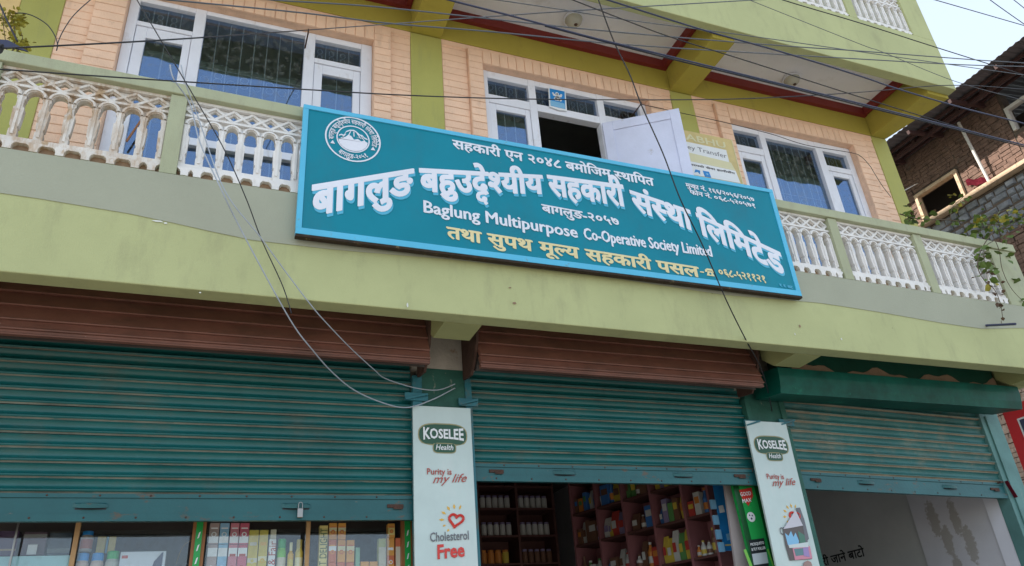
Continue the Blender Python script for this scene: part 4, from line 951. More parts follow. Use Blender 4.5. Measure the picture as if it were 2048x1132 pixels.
# ------------------------------------------------------------------ tall printed boards on the pillars
def tall_board(x0, x1, ztop, lean, label, torn=False):
    T = empty('standing_board', ((x0+x1)/2, 4.60, 1.2), label, 'sign board', 'tall health brand boards on the shop pillars')
    yb = 4.612
    def X(x, z): return x + lean*(z-ztop)     # board leans a little
    b = MB(); b.prism([(X(x0, 1.2), 1.2), (X(x1, 1.2), 1.2), (x1, ztop), (x0, ztop)], yb, yb+0.018, MA['board']); b.build('panel', T, bevel=0.002)
    w = x1-x0; S0 = w/0.393
    def pt(u, v): z = ztop-(v if v < 0.25 else 0.19+(v-0.19)*0.912); return (X(x0+u*S0, z), z)
    def sub(name, shapes):
        q = MB()
        for k, (pts_, m_) in enumerate(shapes): q.prism([pt(*p) for p in pts_], yb-0.0015-0.0006*k, yb-0.001, m_) if False else q.add([(pt(*p)[0], yb-0.0015-0.0007*k, pt(*p)[1]) for p in pts_], [tuple(range(len(pts_)))], m_)
        q.build(name, T)
    cu, cv = 0.196, 0.190
    def badge(w_, h_, n=26):
        out = []
        for i in range(n):
            a = 2*math.pi*i/n; c_, s_ = math.cos(a), math.sin(a)
            out.append((cu+w_*math.copysign(abs(c_)**0.55, c_), cv+h_*math.copysign(abs(s_)**0.8, s_)))
        return out
    def badge2(w_, h_, n=20):
        out = []
        for i in range(n):
            a = 2*math.pi*i/n; c_, s_ = math.cos(a), math.sin(a)
            out.append((cu+0.008+w_*math.copysign(abs(c_)**0.4, c_), cv+0.092+h_*math.copysign(abs(s_)**0.6, s_)))
        return out
    sub('logo_badge', [(badge(0.165, 0.078), MA['logo_rim']), (badge(0.158, 0.070), MA['logo_green']), (badge2(0.078, 0.040), MA['logo_rim']), (badge2(0.072, 0.034), MA['logo_green'])])
    def tx(s, u0, u1, v, h, m_, off=0.01, shear=0.0, rise=0.0, k=0.0055):
        a = pt(u0, v); c_ = pt(u1, v)
        o = latin('lettering', s, m_, T, a[0], c_[0], a[1], h, yb-k, off=off, z1=a[1]+rise, shear=shear)
    # tall letters, larger at the ends
    o = latin('lettering', 'KOSELEE', MA['p_white'], T, pt(0.065, 0.19)[0], pt(0.335, 0.19)[0], ztop-0.212, 0.062, yb-0.0060, off=0.03, arch=0.35)
    tx('Health', 0.145, 0.262, 0.297, 0.036, MA['p_white'], 0.012, 0.25)
    tx('Purity is', 0.085, 0.245, 0.470, 0.040, MA['p_dred'], 0.012)
    tx('my life', 0.120, 0.345, 0.530, 0.055, MA['p_dred'], 0.004, 0.45, rise=0.012)
    # heart and sun rays
    q = MB(); hc = (0.262, 0.775)
    hp = []
    for i in range(28):
        a = 2*math.pi*i/28; hx_ = 16*math.sin(a)**3/16; hy_ = (13*math.cos(a)-5*math.cos(2*a)-2*math.cos(3*a)-math.cos(4*a))/16
        p_ = pt(hc[0]+0.045*hx_+0.012*hy_, hc[1]-0.046*hy_+0.006*hx_); hp.append((p_[0], yb-0.004, p_[1]))
    q.tube(hp, 0.0085, MA['p_red'], 6, closed=True)
    q.build('heart', T)
    q = MB()
    for k, a in enumerate((70, 95, 120, 148, 178, 205, 232)):
        ca, sa = math.cos(math.radians(a)), math.sin(math.radians(a)); r0, r1 = 0.072, 0.108 - 0.014*(k > 4); ww = 0.009-0.002*(k < 1 or k > 4)
        pts_ = [(hc[0]+r0*ca, hc[1]-r0*sa), (hc[0]+(r0+r1)/2*ca - ww*sa, hc[1]-(r0+r1)/2*sa-ww*ca), (hc[0]+r1*ca, hc[1]-r1*sa), (hc[0]+(r0+r1)/2*ca+ww*sa, hc[1]-(r0+r1)/2*sa+ww*ca)]
        q.add([(pt(*p)[0], yb-0.0025, pt(*p)[1]) for p in pts_], [(0, 1, 2, 3)], MA['p_orange'])
    q.build('sun_rays', T)
    tx('Cholesterol', 0.095, 0.340, 0.912, 0.055, MA['p_grey'], 0.012, rise=0.010)
    tx('Free', 0.138, 0.310, 1.020, 0.082, MA['p_red'], 0.03, rise=0.012)
    tx('Zero Trans Fat', 0.08, 0.33, 1.16, 0.05, MA['p_grey'], 0.01) if False else None
    return T, pt, yb
tall_board(1.229, 1.622, 3.222, 0.003, 'tall pale mint oil board on the pillar between left and middle shutters')
T2, pt2, yb2 = tall_board(3.848, 4.233, 3.232, 0.013, 'pale mint board right of the dark shop, partly covered by a torn sticker')
# torn picture sticker on second board
ST = empty('torn_poster', (4.1, 4.60, 2.3), 'torn colour picture sticker peeling off the right hand mint board', 'poster')
def quad(par, name, px, y, m):
    q = MB(); vs = [at(u, v, y) for u, v in px]; q.add([(p.x, p.y, p.z) for p in vs], [tuple(range(len(px)))], m); return q.build(name, par)
y_ = yb2-0.008
def poly(par, name, px, y, m, th=0.001):
    vs = [at(u, v, y) for u, v in px]
    q = MB(); q.prism([(p.x, p.z) for p in vs][::-1], y, y+th, m); return q.build(name, par)
poly(ST, 'sheet', [(1566, 1058), (1607, 1050), (1624, 1118), (1580, 1121), (1571, 1090)], y_, flat('poster_brown', (0.12, 0.10, 0.10)))
poly(ST, 'dark_edge', [(1592, 1016), (1600, 1015), (1609, 1040), (1618, 1077), (1612, 1086), (1605, 1050)], y_-0.002, MA['p_grey'])
poly(ST, 'white_fold', [(1591, 1020), (1606, 1051), (1580, 1056), (1567, 1058)], y_-0.006, flat('paper_back', (0.58, 0.56, 0.62)))
poly(ST, 'mountain_print', [(1570, 1066), (1577, 1072), (1582, 1062), (1587, 1074), (1591, 1065), (1598, 1082), (1597, 1090), (1576, 1090)], y_-0.001, MA['p_lblue'])
poly(ST, 'green_print', [(1596, 1062), (1612, 1072), (1613, 1086), (1600, 1086)], y_-0.0015, flat('poster_green', (0.08, 0.20, 0.15)))
poly(ST, 'white_band', [(1577, 1090), (1617, 1084), (1617, 1094), (1579, 1096)], y_-0.003, flat('poster_white', (0.6, 0.66, 0.66)))
poly(ST, 'pink_frame', [(1585, 1096), (1620, 1092), (1625, 1117), (1590, 1120)], y_-0.002, flat('poster_pink', (0.62, 0.25, 0.33)))
poly(ST, 'teal_print', [(1588, 1098), (1606, 1096), (1608, 1110), (1592, 1112)], y_-0.003, flat('poster_teal', (0.12, 0.24, 0.26)))
poly(ST, 'violet_print', [(1606, 1096), (1616, 1094), (1620, 1114), (1608, 1112)], y_-0.004, flat('poster_violet', (0.35, 0.25, 0.5)))
poly(ST, 'face_print', [(1606, 1132), (1609, 1124), (1615, 1121), (1622, 1124), (1625, 1132)], y_-0.002, flat('poster_hair', (0.35, 0.22, 0.2)))

# ------------------------------------------------------------------ money transfer sign
PY = 4.68
PS = empty('money_transfer_sign', (4.2, PY, 5.3), 'small yellow and white money transfer sign behind the open white leaf', 'sign')
px0, px1, pz1, pz0 = 3.62, 4.49, 6.12, 5.20
MA['gold'] = mat('golden_print', (0.62, 0.50, 0.23), 0.4, 0.25, 3, 0.0)
box('panel', px0, px1, PY, PY+0.02, pz0, pz1, MA['gold'], PS)
b = MB(); b.box(px1-0.006, px1+0.004, PY-0.003, PY+0.02, pz0, pz1, MA['p_pyel']); b.build('edge', PS)
b = MB(); b.prism([(px0, 5.87), (px1-0.10, 5.83), (px1-0.10, 5.975), (px0, 5.985)], PY-0.002, PY-0.0005, MA['p_white']); b.prism([(px0, 5.60), (px1-0.03, 5.60), (px1-0.05, 5.74), (px0, 5.76)], PY-0.002, PY-0.0005, MA['p_white'])
b.prism([(px0, 5.762), (px1-0.05, 5.742), (px1-0.08, 5.83), (px0, 5.87)], PY-0.0016, PY-0.0005, MA['p_pyel'])
b.build('print_bands', PS)
latin('lettering', 'PRABHU', MA['p_pyel'], PS, 3.76, 4.395, 6.012, 0.078, PY-0.002, off=0.02, z1=5.995)
latin('lettering', 'Money Transfer', MA['p_grey'], PS, 3.765, 4.375, 5.905, 0.055, PY-0.003, off=0.0, z1=5.872)
latin('lettering', 'cash your money within seconds anywhere', MA['p_grey'], PS, 3.72, 4.42, 5.722, 0.018, PY-0.003, off=0.012, z1=5.708) if False else sline('छिटो र भरपर्दो सेवा हामीसँग'.replace('छि', 'िछ').replace('र्', ''), 3.72, 5.725, 4.42, 5.712, 0.028, MA['p_grey'], y=PY-0.003, par=PS, off=0.01)
b = MB(); b.prism([(4.06, 5.60), (4.13, 5.60), (4.12, 5.665), (4.05, 5.665)], PY-0.004, PY-0.0025, MA['p_blue']); b.prism([(3.95, 5.625), (3.99, 5.64), (4.01, 5.615), (4.02, 5.66), (3.97, 5.665)], PY-0.004, PY-0.0025, MA['p_blue'])
b.lathe((4.092, PY-0.0042, 5.633), [(0.012, 0), (0.012, -0.001)], MA['p_lblue'], 12, 'y'); b.build('blue_marks', PS)
# small blue picture above the open window
bp0 = at(1096, 173, 4.60); 
BPc = empty('blue_plaque', (2.57, 4.76, 6.1), 'small blue and white religious plaque hanging over the open window', 'plaque')
yy = YG-0.045
c0 = at(1097, 175, yy); c1 = at(1131, 181, yy); c2 = at(1134, 222, yy); c3 = at(1099, 213, yy)
b = MB(); b.prism([(c3.x, c3.z), ((c3.x+c2.x)/2, c3.z-0.018), (c2.x, c2.z), (c1.x, c1.z), (c0.x, c0.z)], yy, yy+0.010, MA['p_white']); b.build('backing', BPc)
ww = (c1.x-c0.x); xm = (c0.x+c1.x+c2.x+c3.x)/4; zt_, zb_ = c0.z-0.008, c3.z+0.012
b = MB(); b.prism([(c3.x+0.012, zb_), (c2.x-0.014, zb_-0.006), (c1.x-0.012, zt_), (c0.x+0.010, zt_)], yy-0.001, yy-0.0002, MA['p_blue']); b.build('blue_print', BPc)
b = MB(); zc = (zt_+zb_)/2
b.prism([(c3.x+0.014, zb_+0.002), (c2.x-0.016, zb_-0.004), (c2.x-0.016, zb_+0.06), (c3.x+0.014, zb_+0.064)], yy-0.0016, yy-0.001, MA['p_lblue'])
for dx, dz, r in ((0, 0.055, 0.018), (0, 0.025, 0.022), (-0.032, 0.035, 0.014), (0.032, 0.035, 0.014), (-0.042, 0.052, 0.010), (0.042, 0.052, 0.010), (0, -0.002, 0.028), (-0.022, -0.012, 0.018), (0.022, -0.012, 0.018)):
    b.lathe((xm+dx, yy-0.0018, zc+dz), [(r, 0), (r, -0.0006)], MA['p_white'], 12, 'y')
b.lathe((xm, yy-0.0026, zc+0.055), [(0.008, 0), (0.008, -0.0006)], MA['p_grey'], 10, 'y'); b.lathe((xm, yy-0.0026, zc+0.012), [(0.007, 0), (0.007, -0.0006)], MA['p_grey'], 10, 'y')
b.build('figure_print', BPc)

# ================================================================== part two: shop interiors
# passage text on the side wall
XW = XR-0.22
lettering('passage_lettering', 'सहकारी जाने बाटो', MA['black'], B, lambda t, h: (XW-0.002, 7.42+(6.47-7.42)*t, 2.545+0.01*t+(h-0.622)*0.125), off=0.024, nrm=(-1, 0))
rnd = random.Random(5)
def carton(u0, u1, vt, vb, y, m, label, cat='box', group='cartons in the showcase', band=None, bandv=(0.35, 0.6), spot=None, depth=0.05, name='carton', text=None, tm=None, zb=None):
    a = at(u0, (vt+vb)/2, y); c = at(u1, (vt+vb)/2, y); z1 = at((u0+u1)/2, vt, y).z; z0 = zb if zb is not None else at((u0+u1)/2, vb, y).z
    T = empty(name, ((a.x+c.x)/2, y, z0), label, cat, group)
    x0, x1 = a.x+0.001, c.x-0.001
    q = MB(); q.box(x0, x1, y, y+depth, z0, z1, m); q.build('body', T, bevel=0.001)
    H = z1-z0
    if band:
        q = MB(); q.box(x0+0.0005, x1-0.0005, y-0.0008, y-0.0002, z0+H*bandv[0], z0+H*bandv[1], band); q.build('label_band', T)
    if spot:
        q = MB(); w = (x1-x0); q.lathe(((x0+x1)/2, y-0.0009, z0+H*0.45), [(w*0.28, 0), (w*0.28, -0.0005)], spot, 12, 'y'); q.lathe(((x0+x1)/2, y-0.0015, z0+H*0.45), [(w*0.17, 0), (w*0.17, -0.0004)], m, 12, 'y')
        q.build('print', T); q = MB(); q.box(x0+w*0.15, x1-w*0.15, y-0.0009, y-0.0003, z0+H*0.72, z0+H*0.78, spot); q.build('stripe', T)
    if text:
        c_ = bpy.data.curves.new('t', 'FONT'); c_.body = text; c_.size = 1
        o = bpy.data.objects.new('t', c_); COL.objects.link(o); me = bpy.data.meshes.new_from_object(o.evaluated_get(bpy.context.evaluated_depsgraph_get())); bpy.data.objects.remove(o)
        L_ = max(v.co.x for v in me.vertices); sc = H*0.9/L_
        vs = [((x0+x1)/2 - (v.co.y-0.35)*min(sc*1.6, 0.06), y-0.0012, z0+H*0.05+v.co.x*sc) for v in me.vertices]
        q = MB(); q.add(vs, [tuple(p.vertices) for p in me.polygons], tm or MA['p_dgreen']); bpy.data.meshes.remove(me); q.build('lettering', T)
    return T
def jar(u0, u1, vt, vb, y, body, lid, lab, label, group='jars in the showcase', name='jar', cat='jar', zb=None, neck=0.85):
    a = at(u0, (vt+vb)/2, y); c = at(u1, (vt+vb)/2, y); z1 = at((u0+u1)/2, vt, y).z; z0 = zb if zb is not None else at((u0+u1)/2, vb, y).z
    r = (c.x-a.x)/2; H = z1-z0; cc = ((a.x+c.x)/2, y+r, z0)
    T = empty(name, cc, label, cat, group)
    q = MB(); q.lathe(cc, [(r*0.9, 0), (r, H*0.04), (r, H*0.72), (r*neck, H*0.79), (r*neck, H*0.8)], body, 16); q.build('body', T, smooth=False)
    q = MB(); q.lathe(cc, [(r*neck*1.04, H*0.8), (r*neck*1.06, H*0.98), (r*neck*0.95, H)], lid, 16); q.build('lid', T)
    q = MB(); q.lathe(cc, [(r*1.01, H*0.15), (r*1.01, H*0.60)], lab, 16); q.build('label_band', T)
    return T
# showcase --------------------------------------------------------------
SCY = 4.90
SC = empty('display_case', (0, SCY, 0.15), 'glass fronted wooden display case filling the left shop under the shutter', 'display case')
ZS = 2.19
box('shelf', -1.40, 1.23, SCY+0.02, SCY+0.42, ZS-0.025, ZS, MA['wood'], SC)
box('back_panel', -1.40, 1.23, SCY+0.43, SCY+0.45, 0.2, 2.75, mat('grey_case_back', (0.13, 0.14, 0.16), 0.8, 0.35, 9), SC)
box('base', -1.40, 1.23, SCY, SCY+0.42, 0.16, ZS-0.026, MA['brownwood'], SC)
def px_post(u0, u1, v, m, name, d=0.035, z1=2.62):
    a, c = at(u0, v, SCY), at(u1, v, SCY); return box(name, a.x, c.x, SCY-0.012, SCY-0.012+d, 0.2, z1, m, SC)
px_post(153, 163, 1045, MA['wood'], 'post'); px_post(613, 621, 1045, MA['wood'], 'post')
px_post(36, 40, 1045, MA['steel'], 'glass_edge', 0.01)
for (u0, u1, u2, u3) in ((387, 394, 407, 414), (802, 808, 819, 823)):
    px_post(u0, u1, 1045, MA['brownwood'], 'post'); px_post(u2, u3, 1045, MA['brownwood'], 'post')
    a, c = at(u1, 1045, SCY), at(u2, 1045, SCY)
    st_ = box('green_strip', a.x, c.x, SCY-0.018, SCY-0.002, 0.3, 2.62, MA['p_green'], SC)
    q = MB()
    for k in range(9):
        z = 2.50-k*0.07; w = (c.x-a.x); q.prism([(a.x+w*0.3, z-0.045), (a.x+w*0.55, z-0.04), (a.x+w*0.75, z-0.005), (a.x+w*0.5, z-0.012)], SCY-0.0195, SCY-0.0182, MA['p_white'])
    tag(q.build('strip_print', SC), kind='stuff')
# sliding panes: top edge a little under the shutter
zg = at(300, 1060, SCY).z
for x0_, x1_, dy_ in ((-1.40, -0.855, 0.0), (-0.845, -0.615, 0.004), (-0.575, -0.02, 0.0), (0.075, 0.60, 0.0), (0.625, 1.14, 0.0)):
    q = MB(); q.box(x0_, x1_, SCY-0.004+dy_, SCY+0.0005+dy_, 0.3, zg, MA['caseglass']); q.build('pane', SC)
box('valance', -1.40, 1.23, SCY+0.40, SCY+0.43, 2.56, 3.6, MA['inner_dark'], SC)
yy = SCY+0.02
Mb = lambda n, c: MA.setdefault(n, flat(n, c, 0.45))
pinkish, rose, paleb, beige = Mb('box_pink', (0.62, 0.22, 0.27)), Mb('box_rose', (0.55, 0.12, 0.18)), Mb('box_paleblue', (0.28, 0.50, 0.70)), Mb('box_taupe', (0.42, 0.32, 0.30))
yel, cream_, orange, deepor = Mb('box_yellow', (0.62, 0.50, 0.10)), Mb('box_cream', (0.62, 0.58, 0.46)), Mb('box_orange', (0.72, 0.34, 0.07)), Mb('box_vermilion', (0.60, 0.16, 0.07))
cols4 = [(418, 438, beige, 'taupe', 0), (439, 458, paleb, 'pale blue', 0), (460, 478, pinkish, 'pink', 0), (479, 498, rose, 'rose', 0)]
for i, (u0, u1, m_, nm_, _) in enumerate(cols4):
    k = ('left end of', 'second in', 'third in', 'right end of')[i]
    carton(u0-4, u1-4, 1089, 1132, yy, m_, f'{nm_} and white carton, {k} the lower row beside the green strip', band=MA['p_white'], bandv=(0.72, 0.92), spot=MA['p_dred'] if i > 1 else MA['p_white'], zb=ZS, group='cosmetic cartons stacked in two rows')
    carton(u0, u1, 1046, 1088, yy, m_, f'{nm_} and white carton, {k} the upper row beside the green strip', band=MA['p_white'], bandv=(0.05, 0.35), spot=MA['p_white'], group='cosmetic cartons stacked in two rows')
carton(496, 516, 1060, 1132, yy, yel, 'tall yellow carton touching the pink and rose cartons', zb=ZS, band=cream_, bandv=(0.42, 0.5), spot=cream_)
carton(517, 535, 1060, 1132, yy, yel, 'tall yellow carton beside the thin white tube box', zb=ZS, band=MA['p_pyel'], bandv=(0.45, 0.53), spot=MA['p_orange'])
carton(537, 551, 1078, 1132, yy, MA['p_white'], 'slim white carton with red print leaning before the cream pack', zb=ZS, text='Soft & Fair', tm=MA['p_dred'])
carton(541, 553, 1059, 1077.5, yy+0.012, cream_, 'small cream pack standing on top of the slim white carton')
jar(555, 573, 1077, 1132, yy, MA['p_lime'], MA['p_green'], cream_, 'green tube with a pale label in the middle of the case', name='tube', cat='tube', zb=ZS, group='tubes and bottles in the showcase')
jar(576, 588, 1084, 1132, yy, MA['p_orange'], MA['p_pyel'], yel, 'little orange bottle between the green tube and yellow bottle', name='bottle', cat='bottle', zb=ZS, neck=0.5, group='tubes and bottles in the showcase')
jar(591, 607, 1078, 1132, yy, yel, Mb('gold_cap', (0.45, 0.38, 0.10)), MA['p_pyel'], 'yellow bottle with gold cap beside the wooden post', name='bottle', cat='bottle', zb=ZS, neck=0.7, group='tubes and bottles in the showcase')
carton(638, 655, 1051, 1132, yy, MA['p_yellow'], 'tall yellow carton with FRUIT lettering right of the wooden post', zb=ZS, text='FRUIT DELIGHT', tm=MA['p_dgreen'])
for u0, u1, vt, vb, m_, lb in ((658, 674, 1046, 1079, orange, 'orange carton on top of the red one beside the FRUIT carton'), (676, 692, 1046, 1079, orange, 'orange carton, upper of the column nearest the dark gap'),
                              (657, 673, 1080, 1124, deepor, 'vermilion carton with white blaze beside the FRUIT carton'), (675, 691, 1080, 1124, orange, 'orange carton in the middle of the orange stack'),
                              (693, 709, 1080, 1124, orange, 'orange carton at the right side of the orange stack'), (656, 672, 1124.5, 1150, deepor, 'vermilion carton bottom left of the orange stack'),
                              (674, 690, 1124.5, 1150, deepor, 'vermilion carton bottom middle of the orange stack'), (692, 708, 1124.5, 1150, deepor, 'vermilion carton bottom right of the orange stack')):
    carton(u0, u1, vt, vb, yy, m_, lb, band=MA['p_pyel'] if m_ is orange else MA['p_white'], bandv=(0.5, 0.72), spot=deepor if m_ is orange else orange, zb=ZS if vb == 1150 else None)
carton(711, 720, 1095, 1132, yy, Mb('box_sea', (0.25, 0.45, 0.30)), 'tiny sea green pack standing alone right of the orange stack', zb=ZS)
for i, u in enumerate((721, 739)): carton(u, u+17, 1123, 1132, yy, orange, ('low orange carton nearer the sea green pack', 'low orange carton nearer the lime and beige carton')[i], zb=ZS)
carton(757, 772, 1077, 1132, yy, Mb('box_limebeige', (0.50, 0.52, 0.22)), 'lime and beige carton left of the right hand orange column', zb=ZS, band=cream_, bandv=(0.3, 0.8))
carton(774, 789, 1076, 1132, yy, orange, 'orange carton in the lower right hand column', zb=ZS, band=deepor, bandv=(0.4, 0.6), spot=MA['p_white'])
carton(776, 790, 1047, 1075.5, yy, orange, 'orange carton on top of the right hand column', band=MA['p_yellow'], bandv=(0.2, 0.7), spot=deepor)
carton(791, 801, 1076, 1132, yy, deepor, 'narrow vermilion carton against the right case post', zb=ZS, band=cream_, bandv=(0.2, 0.8))
# left zone
carton(-25, 34, 1062, 1112, yy+0.1, Mb('purple_print', (0.10, 0.05, 0.12)), 'dark purple picture box at the far left of the case', spot=None, band=Mb('gold_text', (0.40, 0.28, 0.18)), bandv=(0.2, 0.28), group=None, depth=0.1)
carton(44, 92, 1064, 1110, yy+0.1, Mb('plum_print', (0.12, 0.07, 0.10)), 'dark plum picture box between glass edge and wooden post', band=Mb('grey_text', (0.3, 0.3, 0.3)), bandv=(0.75, 0.9), group=None, depth=0.1)
carton(96, 142, 1066, 1110, yy+0.1, Mb('slate_print', (0.05, 0.07, 0.10)), 'dark slate picture box touching the wooden post', band=Mb('slate_text', (0.2, 0.23, 0.24)), bandv=(0.1, 0.3), group=None, depth=0.1)
carton(54, 74, 1089, 1109, yy+0.08, MA['p_white'], 'small white card in front of the plum picture box', group=None, depth=0.004, name='card', cat='card')
carton(-25, 143, 1112, 1132, yy, Mb('pastel_box', (0.30, 0.52, 0.55)), 'long pastel blue and green box along the bottom left', zb=ZS, band=Mb('pastel_yellow', (0.55, 0.62, 0.36)), bandv=(0.25, 0.65), group=None, depth=0.14)
# middle zone
jar(160, 185, 1061, 1103, yy+0.06, Mb('jar_grey', (0.45, 0.40, 0.38)), MA['p_blue'], Mb('jar_red', (0.45, 0.16, 0.13)), 'blue lidded jar with red and white label, upper one', zb=None)
jar(150, 176, 1105, 1150, yy, Mb('jar_grey2', (0.50, 0.42, 0.38)), MA['p_blue'], pinkish, 'blue lidded jar beside the wooden post, lower row', zb=ZS-0.005+0.005)
jar(179, 206, 1105, 1150, yy, Mb('jar_grey2', (0.50, 0.42, 0.38)), MA['p_blue'], pinkish, 'blue lidded jar beside the green lidded jar', zb=ZS)
jar(209, 237, 1101, 1150, yy, Mb('jar_grey3', (0.40, 0.42, 0.38)), MA['p_green'], Mb('jar_white', (0.6, 0.6, 0.58)), 'green lidded jar at the left end of the white sheet box', zb=ZS)
carton(193, 211, 1073, 1106, yy+0.14, MA['p_yellow'], 'yellow packet, left of the upright blue strip', name='packet', cat='packet', group='yellow packets', depth=0.03)
carton(216, 231, 1073, 1106, yy+0.14, MA['p_yellow'], 'yellow packet, right of the upright blue strip', name='packet', cat='packet', group='yellow packets', depth=0.03)
carton(211.5, 215.5, 1073, 1106, yy+0.13, MA['p_lblue'], 'upright blue strip card between two yellow packets', name='card', cat='card', group=None, depth=0.02)
T = carton(238, 330, 1103, 1150, yy, Mb('sheet_white', (0.55, 0.60, 0.66)), 'large white box with a navy curved corner', zb=ZS, group=None, depth=0.16)
p0, p1 = at(295, 1132, yy), at(327, 1104, yy)
q = MB(); q.prism([(p0.x, ZS), (p1.x, ZS), (p1.x, p1.z), (p0.x+0.065, p1.z-0.004), (p0.x+0.03, p1.z-0.05)], yy-0.002, yy-0.0005, MA['p_navy']); q.build('navy_corner', T)
q = MB(); q.box(at(244, 1112, yy).x, at(256, 1112, yy).x, yy-0.0015, yy-0.0005, at(250, 1117, yy).z, at(250, 1111, yy).z, MA['p_dred']); q.build('logo_print', T)
# dangling twine in the case
q = MB(); q.tube(spline([at(385, 1080, SCY+0.2), at(372, 1087, SCY+0.2), at(362, 1100, SCY+0.2), at(352, 1128, SCY+0.2)], 6), 0.003, Mb('straw', (0.30, 0.24, 0.15)), 6); tag(q.build('twine', None), 'straw coloured twine hanging in the display case left of the green strip', 'string')

# dark shop: angled pink shelf unit and back shelves ---------------------
A0 = Vector((3.818, 5.2, 0)); dS = Vector((-0.302, 0.953, 0)); nS = Vector((0.953, 0.302, 0))
SH = empty('wall_shelf', (A0.x, A0.y, 0.15), 'pink and brown pigeonhole shelf unit along the right side of the dark shop', 'shelf')
def sbx(mb, s0, s1, d0, d1, z0, z1, m):
    P = [A0+dS*s+nS*d for s, d in ((s0, d0), (s0, d1), (s1, d1), (s1, d0))]
    mb.add([(p.x, p.y, z0) for p in P]+[(p.x, p.y, z1) for p in P], [(0,3,2,1),(4,5,6,7),(0,1,5,4),(1,2,6,5),(2,3,7,6),(3,0,4,7)], m)
divs = [0.02, 0.28, 0.62, 0.95, 1.28, 1.61]; lev = [2.05, 2.36, 2.675, 2.96, 3.25]
q = MB(); sbx(q, 0, 1.64, 0.262, 0.28, 0.2, 3.5, MA['pink']); q.build('back_panel', SH)
for s in divs: q = MB(); sbx(q, s-0.011, s+0.011, 0.0, 0.26, 0.2, 3.5, MA['pink']); q.build('divider', SH)
for z in lev:
    for s0, s1 in zip(divs, divs[1:]): q = MB(); sbx(q, s0+0.0115, s1-0.0115, 0.003, 0.259, z-0.02, z, MA['shelfback']); q.build('shelf', SH)
pal = [Mb('pk_yellow', (0.55, 0.42, 0.06)), Mb('pk_red', (0.42, 0.05, 0.04)), Mb('pk_blue', (0.05, 0.16, 0.42)), Mb('pk_green', (0.10, 0.26, 0.08)), Mb('pk_white', (0.5, 0.5, 0.48)), Mb('pk_brown', (0.16, 0.08, 0.05)), Mb('pk_violet', (0.24, 0.20, 0.34)), Mb('pk_orange', (0.55, 0.20, 0.04))]
pn = ['yellow', 'red', 'blue', 'green', 'white', 'brown', 'violet', 'orange']
def prod(s, w, h, z, kind, c, c2, label):
    ctr = A0+dS*(s)+nS*0.05
    if kind == 'bottle':
        T = empty('bottle', (ctr.x, ctr.y, z), label, 'bottle', 'bottles on the pink shelves'); r = w/2
        q = MB(); q.lathe((ctr.x, ctr.y, z), [(r*.9, 0), (r, 0.01), (r, h*0.6), (r*0.45, h*0.78), (r*0.4, h*0.9)], pal[c], 12); q.build('body', T, smooth=False)
        q = MB(); q.lathe((ctr.x, ctr.y, z+h*0.9), [(r*0.45, 0), (r*0.45, h*0.1)], pal[c2], 10); q.build('cap', T)
        q = MB(); q.lathe((ctr.x, ctr.y, z), [(r*1.03, h*0.15), (r*1.03, h*0.42)], pal[c2], 12); q.build('label_band', T)
    elif kind == 'packet':
        T = empty('packet', (ctr.x, ctr.y, z), label, 'packet', 'packets on the pink shelves')
        q = MB(); K = 6; vs = []
        for i in range(K+1):
            t = i/K; th = 0.018*math.sin(math.pi*t)+0.002
            for sg in (-1, 1):
                for ww in (-w/2, w/2): p = ctr+dS*ww+nS*(th*sg+0.03*t); vs.append((p.x, p.y, z+h*t))
        fs = []
        for i in range(K):
            a = 4*i; fs += [(a, a+1, a+5, a+4), (a+2, a+6, a+7, a+3), (a, a+4, a+6, a+2), (a+1, a+3, a+7, a+5)]
        fs += [(0, 2, 3, 1), (4*K, 4*K+1, 4*K+3, 4*K+2)]
        q.add(vs, fs, pal[c]); q.build('pouch', T)
        q = MB(); P = [ctr+dS*a-nS*0.022 for a in (-w*0.3, w*0.3)]; q.add([(P[0].x, P[0].y, z+h*0.3), (P[1].x, P[1].y, z+h*0.3), (P[1].x-nS.x*0.0, P[1].y, z+h*0.6), (P[0].x, P[0].y, z+h*0.6)], [(0, 1, 2, 3)], pal[c2]); q.build('label_patch', T)
    else:
        T = empty('carton', (ctr.x, ctr.y, z), label, 'box', 'boxes on the pink shelves')
        q = MB(); P = [ctr+dS*a+nS*d for a, d in ((-w/2, -0.03), (-w/2, 0.08), (w/2, 0.08), (w/2, -0.03))]
        q.add([(p.x, p.y, z) for p in P]+[(p.x, p.y, z+h) for p in P], [(0,3,2,1),(4,5,6,7),(0,1,5,4),(1,2,6,5),(2,3,7,6),(3,0,4,7)], pal[c]); q.build('body', T)
        q = MB(); P = [ctr+dS*a+nS*d for a, d in ((-w*.4, -0.031), (w*.4, -0.031))]; q.add([(P[0].x, P[0].y, z+h*.5), (P[1].x, P[1].y, z+h*.5), (P[1].x, P[1].y, z+h*.8), (P[0].x, P[0].y, z+h*.8)], [(0, 1, 2, 3)], pal[c2]); q.build('label_patch', T)
